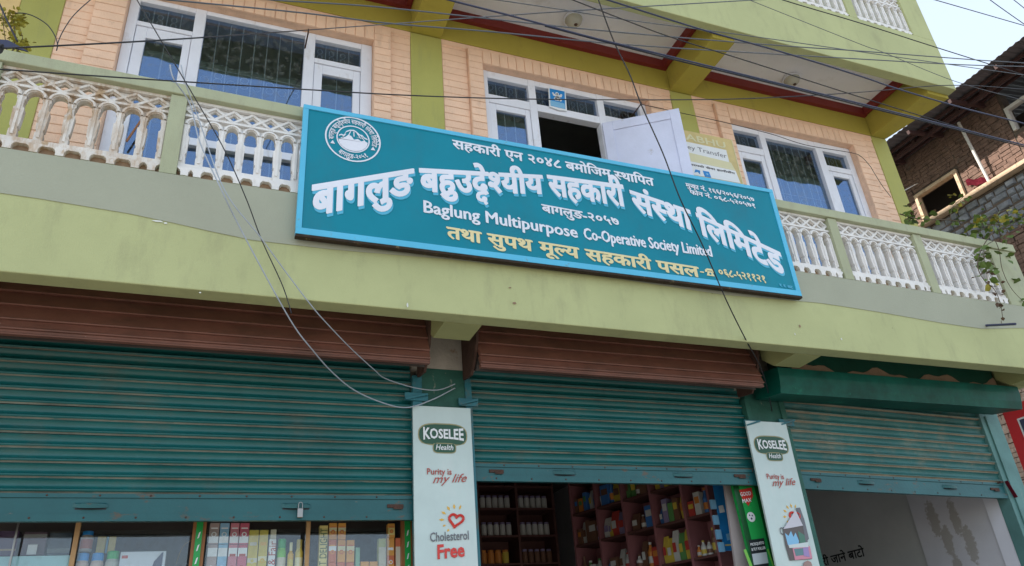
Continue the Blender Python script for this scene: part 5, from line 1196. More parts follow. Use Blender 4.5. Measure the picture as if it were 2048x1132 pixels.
# (compartment column, level, [(offset, width, height, kind, colour, second colour)])
colname = ['frontmost', 'second', 'third', 'fourth', 'rearmost']; levname = {0: 'lowest visible', 1: 'second', 2: 'third', 3: 'top'}
ordn = ['first', 'second', 'third', 'fourth', 'fifth', 'sixth']
fill = {(0, 1): [(0.05, .05, .20, 'bottle', 5, 0), (0.11, .05, .11, 'bottle', 4, 5), (0.165, .05, .12, 'bottle', 4, 0), (0.215, .04, .09, 'bottle', 7, 4)],
        (0, 0): [(0.08, .09, .2, 'carton', 4, 1), (0.18, .08, .16, 'carton', 2, 4)],
        (1, 1): [(0.05, .07, .24, 'packet', 0, 1), (0.12, .06, .22, 'packet', 3, 0), (0.185, .06, .25, 'packet', 4, 1), (0.245, .06, .20, 'packet', 0, 4), (0.295, .05, .22, 'packet', 0, 1)],
        (0, 2): [(0.06, .05, .20, 'bottle', 2, 7), (0.13, .06, .18, 'carton', 4, 7), (0.20, .06, .12, 'carton', 1, 0)],
        (1, 2): [(0.04, .05, .22, 'packet', 0, 7), (0.10, .05, .18, 'carton', 5, 0)],
        (2, 2): [(0.06, .08, .18, 'carton', 2, 4), (0.15, .05, .12, 'bottle', 5, 4), (0.24, .09, .15, 'packet', 5, 4)],
        (2, 1): [(0.05, .07, .15, 'carton', 1, 7), (0.12, .06, .20, 'bottle', 7, 4), (0.19, .06, .22, 'packet', 5, 4), (0.26, .06, .12, 'bottle', 4, 5)],
        (3, 1): [(0.06, .06, .16, 'bottle', 4, 1), (0.13, .06, .2, 'packet', 4, 5), (0.22, .08, .14, 'carton', 5, 4)],
        (3, 2): [(0.07, .09, .20, 'packet', 6, 1), (0.16, .09, .22, 'packet', 1, 4), (0.26, .08, .18, 'packet', 4, 6)],
        (2, 3): [(0.08, .08, .18, 'carton', 5, 0), (0.2, .08, .2, 'packet', 3, 0)], (3, 3): [(0.08, .1, .2, 'packet', 0, 5), (0.22, .1, .18, 'carton', 2, 5)],
        (4, 1): [(0.08, .07, .16, 'bottle', 4, 3), (0.2, .07, .16, 'bottle', 3, 4)], (4, 2): [(0.1, .1, .18, 'carton', 5, 4), (0.22, .08, .2, 'packet', 4, 5)], (1, 0): [(0.08, .09, .2, 'carton', 1, 0), (0.2, .09, .2, 'packet', 0, 1)],
        (2, 0): [(0.08, .08, .25, 'bottle', 4, 1), (0.2, .08, .24, 'bottle', 5, 4)]}
for c_ in range(5):
    for l_ in range(4):
        its = fill.setdefault((c_, l_), []); w_ = divs[c_+1]-divs[c_]; x_ = 0.035
        have = [o for o, *_ in its]
        while x_ < w_-0.03:
            if all(abs(x_-h_) > 0.045 for h_ in have) and len(its) < 6:
                kd = rnd.choice(('packet', 'carton', 'bottle', 'packet')); its.append((x_, rnd.uniform(.04, .055), rnd.uniform(.12, .23), kd, rnd.randrange(8), rnd.randrange(8))); have.append(x_)
            x_ += 0.03
for (c_, l_), its in fill.items():
    for k, (o_, w_, h_, kd, c1, c2) in enumerate(sorted(its)):
        prod(divs[c_]+o_, w_, h_, lev[l_]+0.001, kd, c1, c2, f'{pn[c1]} and {pn[c2]} {kd} {ordn[k]} from the street, {colname[c_]} column, {levname[l_]} shelf')
# back shelves
BK = empty('rear_shelf', (2.9, 7.2, 0.15), 'dark brown shelf unit at the back of the dark shop', 'shelf')
ux = [2.56, 2.97, 3.37]
for x in ux: box('upright', x-0.012, x+0.012, 7.2, 7.48, 0.2, 3.55, MA['shelfback'], BK)
zl_ = [2.30, 2.60, 2.86, 3.12, 3.34]
for z in zl_:
    for xa, xb in zip(ux, ux[1:]): box('shelf', xa+0.0125, xb-0.0125, 7.203, 7.48, z-0.018, z, MA['shelfback'], BK)
box('back_panel', 2.54, 3.39, 7.482, 7.50, 0.2, 3.56, MA['shelfback'], BK)
def mini(x, z, r, h, c, lab, group, nm='jar', lid=4):
    T = empty(nm, (x, 7.27, z), lab, nm, group)
    q = MB(); q.lathe((x, 7.27, z), [(r*.9, 0), (r, 0.005), (r, h*.8), (r*.8, h*.85)], pal[c], 10); q.build('body', T)
    q = MB(); q.lathe((x, 7.27, z+h*.85), [(r*.85, 0), (r*.85, h*.15)], pal[lid], 10); q.build('lid', T)
for i in range(4): mini(2.61+0.075*i, 2.601, 0.034, 0.13, 7 if i < 3 else 0, 'orange or yellow jar in the row on the left rear shelf', 'row of orange jars at the back', lid=7)
for bay_, z_ in ((0, 2.861), (0, 3.121), (1, 2.861), (1, 3.121), (0, 2.301), (1, 2.601)):
    for i in range(5): mini(ux[bay_]+0.07+0.065*i, z_, 0.028, 0.13, 4 if z_ > 2.8 else 5, f"dim {'white' if z_ > 2.8 else 'brown'} container in the {'left' if bay_ == 0 else 'right'} half of the rear shelves, {['lowest', 'second', 'third', 'top'][zl_.index(round(z_-0.001, 2))]} row" , f"containers in the {'left' if bay_ == 0 else 'right'} rear bay, {['lowest', 'second', 'third', 'top'][zl_.index(round(z_-0.001, 2))]} row", nm='container', lid=6)
# blue hanging strip, white panel and green stand-up board at the right of the opening
def board(name, px, y, m, label, cat, th=0.02):
    T = empty(name, at(sum(p[0] for p in px)/len(px), max(p[1] for p in px), y), label, cat)
    vs = [at(u, v, y) for u, v in px]; q = MB(); q.prism([(p.x, p.z) for p in vs][::-1], y, y+th, m); q.build('panel', T); return T
T = board('hanging_strip', [(1424, 960), (1444, 960), (1468, 1101), (1448, 1102)], 5.08, MA['p_blue'], 'blue sachet display strip hanging at the front of the pink shelves', 'display strip', 0.004)
yb_ = 5.078
poly(T, 'white_print', [(1437, 1012), (1446, 1010), (1450, 1024), (1440, 1026)], yb_-0.001, MA['p_white']); poly(T, 'light_print', [(1452, 1068), (1461, 1066), (1464, 1078), (1455, 1081)], yb_-0.001, MA['p_lblue'])
poly(T, 'yellow_band', [(1450, 1089), (1465, 1088), (1466, 1091), (1451, 1092)], yb_-0.001, MA['p_yellow'])
for k, v in enumerate((1005, 1036, 1065, 1090)):
    c0 = at(1428+k*5.5, v, 5.06); q = MB(); q.box(c0.x-0.035, c0.x+0.01, 5.05, 5.07, c0.z-0.05, c0.z+0.02, MA['p_lblue']); q.build('sachet', T)
board('partition_board', [(1447, 955), (1462, 955), (1520, 1180), (1478, 1180)], 4.86, Mb('dull_white_board', (0.42, 0.36, 0.36)), 'dull white board between the blue strip and the green stand', 'board')
G = board('brand_stand', [(1462, 955), (1512, 955), (1560, 1160), (1512, 1160)], 4.76, MA['p_green'], 'green mosquito repellent stand with red shield at the right of the dark shop', 'display stand', 0.03)
yb_ = 4.758
poly(G, 'dark_side', [(1462, 955), (1473, 955), (1520, 1150), (1509, 1150)], yb_-0.001, MA['p_dgreen']); poly(G, 'dark_side', [(1504, 955), (1512, 955), (1558, 1150), (1551, 1150)], yb_-0.001, MA['p_dgreen'])
poly(G, 'lime_sweep', [(1487, 1100), (1492, 1098), (1512, 1150), (1506, 1150)], yb_-0.0022, MA['p_lime']); poly(G, 'lime_sweep', [(1534, 1098), (1537, 1098), (1548, 1132), (1545, 1132)], yb_-0.0022, MA['p_lime'])
poly(G, 'shield', [(1478, 980), (1503, 975), (1506, 992), (1497, 1012), (1484, 996)], yb_-0.002, MA['p_red'])
a, c = at(1481, 993, yb_), at(1502, 990, yb_); latin('lettering', 'GOOD', MA['p_white'], G, a.x, c.x, a.z, 0.030, yb_-0.0035, off=0.02, z1=c.z)
a, c = at(1485, 1006, yb_), at(1503, 1003, yb_); latin('lettering', 'MAX', MA['p_white'], G, a.x, c.x, a.z, 0.028, yb_-0.0035, off=0.03, z1=c.z)
cc = at(1502, 1034, yb_); q = MB(); q.lathe((cc.x, yb_-0.0015, cc.z), [(0.036, 0), (0.036, -0.001)], MA['p_white'], 20, 'y')
for dx, dz, r in ((-0.012, 0.012, 0.006), (0.012, 0.010, 0.006), (0.0, -0.012, 0.008)): q.lathe((cc.x+dx, yb_-0.0028, cc.z+dz), [(r, 0), (r, -0.0005)], MA['p_navy'], 8, 'y')
q.build('round_badge', G)
poly(G, 'black_label', [(1497, 1080), (1528, 1076), (1538, 1132), (1508, 1136)], yb_-0.002, MA['p_black'])
for k, (s_, u0, v0, u1, v1) in enumerate((('MOSQUITO', 1501, 1092, 1528, 1088), ('& FLY KILLER', 1503, 1102, 1531, 1098))):
    a, c = at(u0, v0, yb_), at(u1, v1, yb_); latin('lettering', s_, MA['p_white'], G, a.x, c.x, a.z, 0.020, yb_-0.0035, off=0.02, z1=c.z)
poly(G, 'white_label', [(1504, 1108), (1533, 1104), (1537, 1126), (1508, 1130)], yb_-0.0030, Mb('pale_label', (0.5, 0.56, 0.6)))

# ================================================================== neighbouring house
NBR = 0.041
N0 = Vector((12.85, 7.5, 0))
NH = empty('neighbour_house', N0, 'old brick and stone house with corrugated tin roof beyond the shop corner', 'building'); NH.rotation_euler = (0, 0, NBR)
def nb(mb, name, parent=NH, kind=None):
    me = bpy.data.meshes.new(name); me.from_pydata([tuple(v) for v in mb.v], [], mb.f)
    for m_ in mb.mats: me.materials.append(m_)
    me.polygons.foreach_set('material_index', mb.mi); o = bpy.data.objects.new(name, me); COL.objects.link(o); o.parent = parent
    if kind: o['kind'] = kind
    return o
q = MB(); q.box(0.0, 5.0, -3.4, 5.0, 0, 8.86, MA['nb_mortar']); wall_lo = nb(q, 'lower_wall')
q = MB(); q.box(0.03, 0.25, -3.4, 5.0, 8.961, 9.0, MA['nb_mortar']); q.box(0.03, 0.25, -3.4, -1.35, 9.0, 10.5, MA['nb_mortar']); q.box(0.03, 0.25, -0.85, 0.36, 9.0, 10.5, MA['nb_mortar']); q.box(0.03, 0.25, 1.34, 5.0, 9.0, 10.5, MA['nb_mortar'])
q.box(0.03, 0.25, 0.36, 1.34, 9.64, 10.5, MA['nb_mortar']); q.box(0.03, 0.25, -1.35, -0.85, 9.0, 9.62, MA['nb_mortar']); wall_up = nb(q, 'upper_wall')
q = MB(); q.box(0.9, 4.9, -3.3, 4.9, 8.961, 10.4, MA['inner_dark']); nb(q, 'inner_core')
R2 = random.Random(11)
def brickrow(mb, y0, y1, z, h, x, m, proud=0.02, out=None):
    y = y0 + R2.uniform(-0.1, 0)
    while y < y1:
        w = R2.uniform(0.17, 0.24); a = max(y, y0); c = min(y+w, y1)
        if c-a > 0.04:
            p = x-proud*R2.uniform(0.4, 1.2); e = 0.010
            j = R2.uniform(-0.004, 0.004)
            if out is not None: out.append((a, c-e, z+j, z+h-e+j, p))
            else: mb.box(p, x, a, c-e, z+j, z+h-e+j, m)
        y += w
u = MB(); z = 9.0
while z < 10.46:
    brickrow(u, -3.3, -1.4, z, 0.078, 0.03, MA['nb_brick']); brickrow(u, -0.8, 0.34, z, 0.078, 0.03, MA['nb_brick']); brickrow(u, 1.36, 4.5, z, 0.078, 0.03, MA['nb_brick'])
    if z > 9.65: brickrow(u, 0.34, 1.36, z, 0.078, 0.03, MA['nb_brick'])
    if z < 9.5: brickrow(u, -1.4, -0.8, z, 0.078, 0.03, MA['nb_brick'])
    z += 0.078
nb(u, 'upper_brickwork', wall_up, 'stuff')
u = MB(); single = []; z = 0.2
while z < 7.92:
    pale = z < 5.5
    m_ = MA['nb_brick2'] if pale else MA['nb_brick']
    def row(y0, y1, near): brickrow(u, y0, y1, z, 0.082, 0.0, m_, 0.028, single if near else None)
    if 3.75 < z < 5.3: row(-3.3, 0.45, False); row(0.45, 1.45, True); row(1.45, 4.5, False)
    elif 6.4 < z < 7.8: row(-3.3, -1.3, False); row(-1.3, -0.1, True); row(-0.1, 4.5, False)
    else: row(-3.3, 4.5, False)
    z += 0.082
nb(u, 'lower_brickwork', wall_lo, 'stuff')
for (a, c, z0_, z1_, p) in single:
    pale = z0_ < 5.5
    q = MB(); q.box(p, 0, a, c, z0_, z1_, MA['nb_brick2'] if pale else MA['nb_brick']); nb(q, 'brick', wall_lo)
# rough stone band under the timber
u = MB()
for r in range(6):
    y = -3.3
    while y < 4.5:
        w = R2.uniform(0.12, 0.34); z0_ = 7.93+r*0.155+R2.uniform(-0.02, 0.02); h_ = 0.15*R2.uniform(0.75, 1.0); p = -0.05*R2.uniform(0.3, 1.3)
        k = len(u.v); e = R2.uniform(0.01, 0.03)
        vs = [(0, y, z0_), (0, y+w-0.02, z0_), (0, y+w-0.02, z0_+h_), (0, y, z0_+h_), (p, y+e, z0_+e*R2.uniform(.3, 1.3)), (p*R2.uniform(.6, 1), y+w-0.02-e, z0_+e*R2.uniform(.3, 1.3)), (p, y+w-0.02-e, z0_+h_-e), (p*R2.uniform(.6, 1), y+e, z0_+h_-e)]
        u.add(vs, [(4, 5, 6, 7), (0, 1, 5, 4), (1, 2, 6, 5), (2, 3, 7, 6), (3, 0, 4, 7)], MA['stone']); y += w
nb(u, 'stone_band', wall_lo, 'stuff')
q = MB(); q.box(-0.16, 0.02, -3.5, 5.0, 8.88, 8.955, MA['timber']); nb(q, 'sill_beam')
def nwin(y0, y1, z0, z1, t, name):
    q = MB(); q.box(-0.03, 0.10, y0, y0+t, z0, z1, MA['timber']); q.box(-0.03, 0.10, y1-t, y1, z0, z1, MA['timber']); q.box(-0.03, 0.10, y0+t, y1-t, z1-t, z1, MA['timber'])
    return nb(q, name)
nwin(0.37, 1.33, 8.962, 9.63, 0.062, 'window'); nwin(1.55, 2.4, 8.962, 9.45, 0.07, 'window')
q = MB(); q.box(-0.01, 0.10, -1.36, -1.29, 9.62, 10.12, MA['polewhite']); q.box(-0.01, 0.10, -0.90, -0.84, 9.62, 10.12, MA['polewhite']); q.box(-0.01, 0.10, -1.29, -0.90, 10.06, 10.12, MA['polewhite']); nb(q, 'window')
q = MB(); q.tube([(-0.13, -0.17, 8.955), (-0.18, -0.12, 10.33)], 0.028, MA['polewhite'], 10); nb(q, 'pole')
# roof: corrugated sheets on rafters and purlins
zr_ = lambda x: 10.56+0.17*x
for s in range(9):
    q = MB(); y0 = -3.6+s*0.93; n_ = 28; vs = []
    for i in range(n_+1):
        y = y0+0.955*i/n_; dz = 0.010*math.sin(2*math.pi*i/3.5) + 0.006*(s % 2)
        vs += [(-1.03, y, zr_(-1.03)+dz), (4.8, y, zr_(4.8)+dz), (-1.03, y, zr_(-1.03)+dz+0.003), (4.8, y, zr_(4.8)+dz+0.003)]
    fs = []
    for i in range(n_): a = 4*i; fs += [(a, a+1, a+5, a+4), (a+2, a+6, a+7, a+3), (a, a+4, a+6, a+2)]
    q.add(vs, fs, MA['tin']); nb(q, 'roof_sheet')
for i in range(9):
    y = -3.2+i*0.92-0.12; q = MB(); q.bar((-1.0, y, zr_(-1.0)-0.13), (0.6, y, zr_(0.6)-0.13), 0.055, 0.075, MA['rafter']); nb(q, 'rafter')
for x in (-0.62, -0.40, -0.05): q = MB(); q.bar((x, -3.6, zr_(x)-0.055), (x, 4.8, zr_(x)-0.055), 0.05, 0.05, MA['rafter']); nb(q, 'purlin')
q = MB(); q.bar((-0.50, -3.6, zr_(-0.5)-0.19), (-0.50, 4.8, zr_(-0.5)-0.19), 0.05, 0.06, MA['rafter']); nb(q, 'purlin')
for i in range(16): q = MB(); y = -3.4+i*0.5; q.box(-0.53, -0.43, y, y+0.06, zr_(-0.5)-0.165, zr_(-0.5)-0.08, MA['rafter']); nb(q, 'spacer_block')
q = MB(); 
for du, dv, sc_ in ((0, 0, 1), (10, 8, 0.8), (-12, -8, 0.5)):
    c0 = (0, 0)
MA['ragred'] = mat('faded_red_cloth', (0.09, 0.012, 0.02), 0.95, 0.2, 20, 0.2, spec=0.0)
vs = []; fs = []
for i in range(7):
    for k in range(3): vs.append((-0.03-0.02*math.sin(i*1.7+k), 0.26-0.07*i, 9.30-0.035*i-0.07*k+0.02*math.sin(i*2.1)))
for i in range(6):
    for k in range(2): a = 3*i+k; fs.append((a, a+1, a+4, a+3))
q.add(vs, fs, MA['ragred']); nb(q, 'red_rag')

# red board standing out from the corner post, with its brackets
RB = empty('red_board', (7.3, 5.0, 3.0), 'red board with white square outline hung on iron brackets beside the corner post', 'sign')
XB = 7.25
def rp(u, v): p = atx(u, v, XB); return (p.y, p.z)
P = [rp(2003, 820), rp(2060, 796), rp(2110, 975), rp(2056, 965)]
q = MB(); q.xprism(P, XB, XB+0.02, MA['redboard']); q.build('panel', RB)
c0 = rp(2034, 838)
q = MB(); t = 0.016; yA, zA = c0; 
q.box(XB-0.003, XB-0.0005, yA-0.30, yA, zA-t, zA, MA['p_white']); q.box(XB-0.003, XB-0.0005, yA-t, yA, zA-0.30, zA-t, MA['p_white']); q.build('white_outline', RB)
q = MB(); q.box(XB-0.002, XB-0.0004, yA-0.28, yA-0.017, zA-0.28, zA-0.017, MA['p_navy']); q.build('dark_square', RB)
for (u0, v0), (u1, v1) in (((1975, 826), (2004, 819)), ((1998, 965), (2058, 958))):
    a = at(u0, v0, YS-0.03); c = atx(u1, v1, XB); q = MB(); q.bar(a, c, 0.03, 0.012, MA['iron']); q.build('bracket', RB)
a = at(2012, 962, YS-0.04); q = MB(); q.bar(a, a+Vector((0.05, 0, -0.14)), 0.03, 0.008, MA['redboard']); q.mats = [MA['ragred']]; tag(q.build('red_rag_strip', None), 'red painted flake hanging below the lower iron bracket on the corner post', 'cloth')

# ================================================================== cables
def cable(pts, r, m, label, n=8, group='overhead cables', name='cable', sag=None):
    P = [at(u, v, y) for u, v, y in pts]; q = MB(); q.tube(spline(P, n), r, m, 6); o = q.build(name, None, smooth=True)
    return tag(o, label, 'cable', group)
K_, G_, Bl_, L_ = MA['cable'], MA['cable_grey'], MA['cable_blue'], MA['cable_light']
Y = 3.0
cable([(-60, 100, Y), (0, 97, Y), (240, 85, Y), (420, 74, 3.3), (617, 60, 4.55)], .0040, K_, 'dark wire rising from the left edge to a nail on the left window head')
cable([(617, 60, 4.55), (807, 46, 3.6), (1125, 23, Y), (1506, 0, Y), (1700, -12, Y)], .0036, G_, 'thin wire running up right from the nail on the left window head')
cable([(480, -6, Y), (560, 1, Y), (751, 13.4, Y), (984, 38, Y), (1180, 59, Y), (1382, 77, Y), (1594, 93.6, Y), (1720, 102, Y), (1934, 118.5, Y), (2048, 126, Y), (2150, 132, Y)], .0042, G_, 'grey cable crossing above the left window head towards the tin roof')
cable([(-40, -35, Y), (560, 21, Y), (772, 46, Y), (984, 63.6, Y), (1180, 83, Y), (1276, 91, Y), (1453, 102.5, Y), (1720, 118, Y), (1914, 129, Y), (2048, 133, Y), (2150, 135, Y)], .0042, G_, 'grey cable running just below its twin across the left column')
cable([(900, -12, Y), (994, 0, Y), (1125, 19.4, Y), (1255, 40, Y), (1382, 56.5, Y), (1500, 72, Y), (1641, 92, Y), (1765, 110, Y), (2048, 150, Y)], .0032, G_, 'thin grey cable passing just under the left soffit lamp')
cable([(1130, -25, 2.8), (1216, 0, 2.8), (1400, 58, 2.8), (1559, 102.5, 2.8), (1720, 152, 2.8), (1793, 177, 2.8), (1924, 215.5, 2.8), (2048, 247, 2.8), (2150, 275, 2.8)], .0058, Bl_, 'thick blue black cable crossing both soffit panels')
cable([(800, -28, 2.7), (899, 0, 2.7), (1030, 33.6, 2.7), (1180, 74, 2.7), (1326, 109.5, 2.7), (1500, 152.6, 2.7), (1754, 215.5, 2.7), (2048, 290, 2.7), (2150, 316, 2.7)], .0055, Bl_, 'heavy black cable sweeping from the top centre to the right edge, upper strand')
cable([(1090, 52, 2.72), (1326, 113.5, 2.72), (1500, 156, 2.72), (1754, 219, 2.72), (2048, 293.5, 2.72), (2150, 320, 2.72)], .0048, K_, 'black cable bundled right below the heavy sweeping cable')
cable([(1060, -36, 2.9), (1146, 0, 2.9), (1269.6, 47.7, 2.9), (1347, 76, 2.9), (1500, 123.7, 2.9), (1720, 194, 2.9), (1941.6, 262, 2.74)], .0038, K_, 'thin black cable dropping across the right soffit lamp to join the bundle')
cable([(1480, -30, Y), (1566, 0, Y), (1720, 46, Y), (1874.5, 95.4, Y), (2048, 150, Y), (2150, 182, Y)], .0042, K_, 'black cable under the upper balusters crossing the sky to the tin roof')
cable([(1499, 0, Y), (1720, 88, Y), (1765, 104, Y), (1910, 162.5, Y), (2048, 201, Y), (2150, 230, Y)], .0026, G_, 'very thin wire slanting down across the upper balcony face')
cable([(1800, -20, 2.8), (1871, 0, 2.8), (2048, 51, 2.8), (2120, 72, 2.8)], .0038, Bl_, 'blue black cable high in the patch of sky')
cable([(1940, -34, 2.8), (1980.6, 0, 2.8), (2048, 48, 2.8), (2120, 98, 2.8)], .0036, Bl_, 'steeper cable crossing the sky near the right corner')
cable([(1990, -28, 2.8), (2028, 0, 2.8), (2070, 34, 2.8)], .0034, Bl_, 'short cable clipping the very top right corner')
cable([(-60, 135, Y), (0, 138.5, Y), (247, 155.5, Y), (620, 179.5, Y), (821, 190.8, Y), (1054, 198, Y), (1340, 199.6, Y), (1524, 196, Y), (1720, 184.5, Y), (1899, 170.5, Y), (2048, 178.7, Y), (2150, 190, Y)], .0034, K_, 'long black wire crossing from left balcony rail past both windows')
cable([(1185, -40, 2.9), (1197, 0, 2.9), (1227, 81, 3.0), (1259, 148, 3.05), (1283.7, 212, 3.1), (1326, 307, 3.2), (1361, 399, 3.3), (1405, 490, 3.5), (1452, 599, 3.7), (1492, 680, 3.9), (1520, 732, 4.2), (1534, 775, 4.4), (1544, 822, 4.62)], .0045, K_, 'dark drop cable curling down over the sign to the right mint board')
cable([(340, 130, 3.5), (348, 159, 3.5), (380, 208, 3.6), (400, 285, 3.6), (443, 380, 3.6), (477, 450, 3.7), (551, 588, 3.85), (590, 655, 4.0), (620, 694, 4.1), (660, 740, 4.3), (705, 778, 4.45), (761, 804, 4.55), (813, 815, 4.58), (865, 799, 4.6), (910, 776, 4.62)], .0042, L_, 'silver drop wire making the lower loop over the left shutter')
cable([(362, 130, 3.5), (371, 166, 3.5), (398, 240, 3.6), (449, 380, 3.6), (519, 472, 3.7), (565, 535, 3.8), (620, 608, 3.9), (652, 645, 4.0), (700, 695, 4.2), (749, 740, 4.4), (771, 757, 4.5), (827, 775, 4.58), (875, 780, 4.6), (910, 768, 4.62)], .0036, L_, 'silver drop wire making the upper loop to the pillar')
cable([(250, -40, 3.4), (274, 0, 3.4), (318, 74, 3.4), (388.6, 194, 3.5), (449, 300, 3.6), (493, 399, 3.7), (523, 479, 3.8), (565, 571, 3.86), (583, 627, 3.88)], .0030, K_, 'thin dark wire falling past the left window down to the hood')
cable([(-20, -30, 3.2), (0, 10, 3.2), (14, 41, 3.2), (35, 83, 3.2)], .0045, K_, 'dark wire coming down through the dry shrub')
cable([(30, 26, 3.4), (50, 27, 3.4), (71, 34, 3.4), (95, 50, 3.4), (110, 72, 3.4), (115, 90, 3.4), (113, 101, 3.4)], .0028, K_, 'wire end curving over the left column like an arch')
cable([(114, 92, 3.4), (122, 70, 3.4), (140, 40, 3.4), (160, 18, 3.4), (190, -8, 3.4)], .0024, K_, 'thin wire curving up right from the arched wire end')
cable([(1280, 208, 4.70), (1347, 222.6, 4.70), (1446, 244, 4.68), (1542, 268, 4.68), (1612, 290, 4.68), (1700, 305, 4.68), (1722, 313, 4.68), (1740, 332, 4.68), (1748, 345, 4.68), (1765, 372, 4.68), (1782, 394, 4.68)], .0034, K_, 'sagging wire clipped along the head of the right window', name='wall_wire')
cable([(1790, 392, 6.5), (1809, 381, 7.5), (1843.6, 362, 9), (1875, 341, 10), (1915, 300, 10), (1942, 264, 10.2)], .010, MA['cable_white'], 'white wire sagging under the neighbouring tin roof')
cable([(1955, 257, 10), (1990, 243, 9), (2035, 220, 8.5), (2080, 200, 8)], .006, MA['cable_white'], 'short white wire running right from the galvanised pole')
# bundle at the left edge
q = MB(); a = at(-20, 82, 3.0); c = at(8, 97, 3.0)
q.tube([at(-40, 92, 3.0), at(-5, 95, 3.0), at(3, 98, 3.0)], 0.022, K_, 10); J = q.build('cable_joint', None); tag(J, 'black taped cable joint at the left edge', 'cable joint')
q = MB(); q.prism([(p.x, p.z) for p in (at(-10, 78, 3.05), at(16, 80, 3.05), at(38, 92, 3.05), at(57, 103, 3.05), at(30, 96, 3.05), at(-10, 92, 3.05))][::-1], 3.05, 3.056, MA['cable_blue']); tag(q.build('plastic_flap', None), 'dark blue plastic flap hanging by the black cable joint', 'plastic')
# black rod on the fascia
a = at(1972, 651, YF-0.002); c = at(2031, 648, 3.62); q = MB(); q.tube([a, c], 0.010, Mb('blue_black_rod', (0.04, 0.045, 0.10)), 8); tag(q.build('rod', None), 'short blue black rod sticking out of the fascia at the right', 'rod')
# nails and hook on window head
for u_, v_, lb in ((617, 62, 'rusty nail holding wires on the left window head'), (1283, 207, 'rusty nail at the right top of the middle window')):
    p_ = at(u_, v_, 4.60); q = MB(); q.tube([p_, p_+Vector((0, 0.2, 0.0)), ], 0.006, MA['iron'], 6); q.tube([p_+Vector((0, 0, -0.03)), p_+Vector((0.0, 0, 0.02))], 0.005, MA['iron'], 6); tag(q.build('nail', None), lb, 'nail')

# ================================================================== plants
R3 = random.Random(3)
def leaf_mesh(m, s):
    q = MB(); w = 0.42*s
    q.add([(0, 0, 0), (w*0.9, 0.25*s, 0.05*s), (w, 0.55*s, 0.06*s), (0, s, -0.04*s), (-w, 0.55*s, 0.06*s), (-w*0.9, 0.25*s, 0.05*s), (0, 0.5*s, -0.02*s)],
          [(0, 1, 6), (1, 2, 6), (2, 3, 6), (3, 4, 6), (4, 5, 6), (5, 0, 6)], m)
    me = bpy.data.meshes.new('leaf'); me.from_pydata(q.v, [], q.f); me.materials.append(m); return me
LM = {k: [leaf_mesh(MA[m_], s) for s in sz] for k, m_, sz in (('g', 'leafgreen', (.03, .045, .06, .08)), ('y', 'leafyellow', (.03, .045, .06, .075)), ('b', 'leafbrown', (.035, .05)), ('s', 'leafyellow', (.018, .025, .03)))}
def leaf(par, p, kinds):
    me = R3.choice(LM[R3.choice(kinds)]); o = bpy.data.objects.new('leaf', me); COL.objects.link(o); o.parent = par
    o.location = Vector(p)-par.location; o.rotation_euler = (R3.uniform(-1.3, 0.6), R3.uniform(-0.9, 0.9), R3.uniform(0, 6.28)); return o
def vine(label, stems, leaves, name='creeper', loc=None, cat='plant'):
    V = empty(name, loc, label, cat)
    for pts, r in stems:
        q = MB(); P = spline([at(*p) for p in pts], 6); q.tube(P, lambda t: r*(1-0.5*t), MA['twig'], 5); q.build('stem', V)
    for (u, v, y, du, dv, n, kinds) in leaves:
        for _ in range(n): leaf(V, at(u+R3.gauss(0, du), v+R3.gauss(0, dv), y+R3.uniform(-0.08, 0.12)), kinds)
    return V
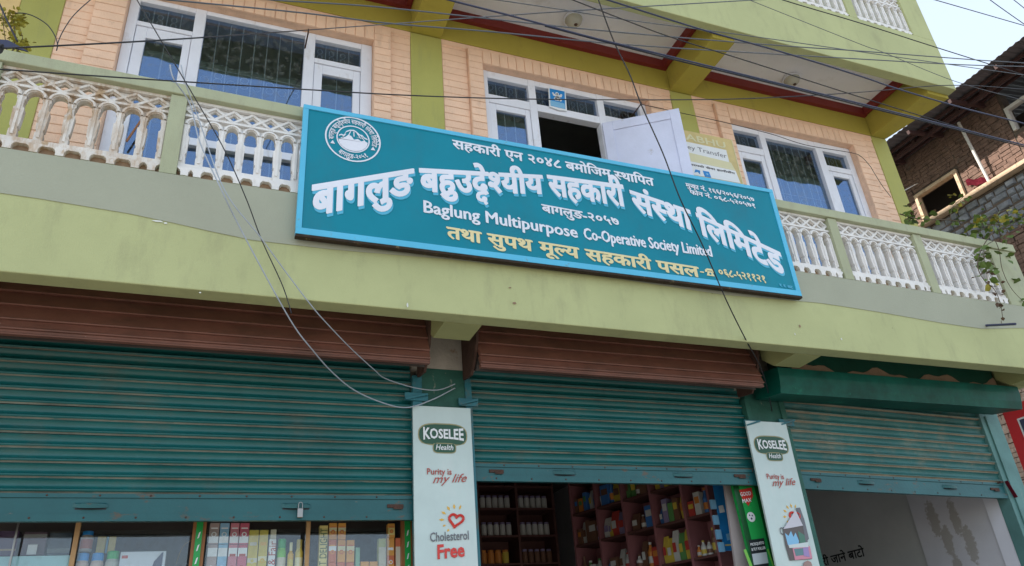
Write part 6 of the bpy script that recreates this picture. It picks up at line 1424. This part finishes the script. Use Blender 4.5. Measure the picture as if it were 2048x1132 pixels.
vine('green and yellow leaved creeper trailing over the right end of the balcony rail',
     [([(1800, 428, 4.0), (1840, 438, 4.05), (1900, 440, 4.1), (1960, 448, 4.0), (2060, 452, 3.9)], .006), ([(1900, 442, 4.1), (1905, 415, 4.1), (1925, 395, 4.1), (1938, 385, 4.1)], .004), ([(1960, 446, 4.0), (1985, 430, 4.0), (2050, 405, 4.0)], .005), ([(1950, 470, 3.95), (1990, 440, 4.0), (2020, 420, 4.0)], .004)],
     [(1822, 430, 4.0, 8, 7, 22, 'ggb'), (1846, 436, 4.0, 6, 5, 6, 'gy'), (1872, 425, 4.1, 5, 8, 5, 'gb'), (1912, 410, 4.1, 8, 9, 16, 'ygy'), (1930, 398, 4.1, 8, 4, 10, 'yg'), (1905, 440, 4.1, 8, 6, 9, 'g'), (1960, 452, 4.0, 16, 9, 44, 'ggy'), (1995, 438, 4.0, 18, 9, 44, 'gyg'), (2030, 432, 4.0, 14, 12, 40, 'gyg'), (2010, 460, 3.95, 14, 8, 16, 'ggy'), (1940, 468, 3.95, 8, 3, 5, 'g')], loc=(6.3, 4.0, 4.7))
vine('sparse creeper hanging down through the last balustrade panel with dried leaves below',
     [([(1985, 465, 3.84), (1965, 495, 3.83), (1955, 530, 3.82), (1968, 560, 3.82), (1988, 578, 3.82), (2000, 605, 3.84), (2006, 640, 3.86)], .005), ([(1985, 470, 3.84), (1998, 500, 3.84), (2005, 540, 3.84), (2025, 580, 3.83), (2060, 615, 3.83)], .004), ([(1990, 480, 3.85), (1968, 500, 3.8), (1975, 560, 3.83)], .004)],
     [(1972, 510, 3.82, 10, 11, 20, 'g'), (1965, 540, 3.82, 9, 11, 16, 'ggb'), (1994, 570, 3.82, 8, 5, 8, 'ybb'), (2008, 480, 3.85, 6, 4, 3, 'g'), (2018, 512, 3.85, 4, 5, 4, 'g'), (2028, 568, 3.84, 4, 4, 3, 'g'), (2046, 597, 3.84, 4, 5, 3, 'g'), (1996, 590, 3.83, 3, 5, 4, 'b'), (2001, 615, 3.84, 2, 5, 4, 'b'), (2004, 636, 3.85, 2, 4, 3, 'b'), (1985, 520, 3.83, 14, 14, 10, 'gb')], loc=(6.4, 3.84, 4.3))
vine('dry twiggy shrub with tiny yellow leaves on the left end of the balcony',
     [([(20, 118, 4.0), (30, 80, 4.0), (28, 50, 4.0), (20, 25, 4.0)], .004), ([(28, 110, 4.0), (45, 85, 4.0), (40, 55, 4.0)], .003), ([(15, 110, 4.0), (8, 60, 4.0), (4, 20, 4.0)], .003), ([(30, 80, 4.0), (10, 50, 4.0), (2, 30, 4.0)], .0025)],
     [(28, 35, 4.0, 11, 9, 60, 's'), (40, 45, 4.0, 7, 6, 30, 's'), (42, 88, 4.0, 10, 8, 50, 's'), (10, 40, 4.0, 8, 12, 30, 's'), (25, 65, 4.0, 8, 10, 20, 's')], name='shrub', loc=(-1.35, 4.0, 4.6))
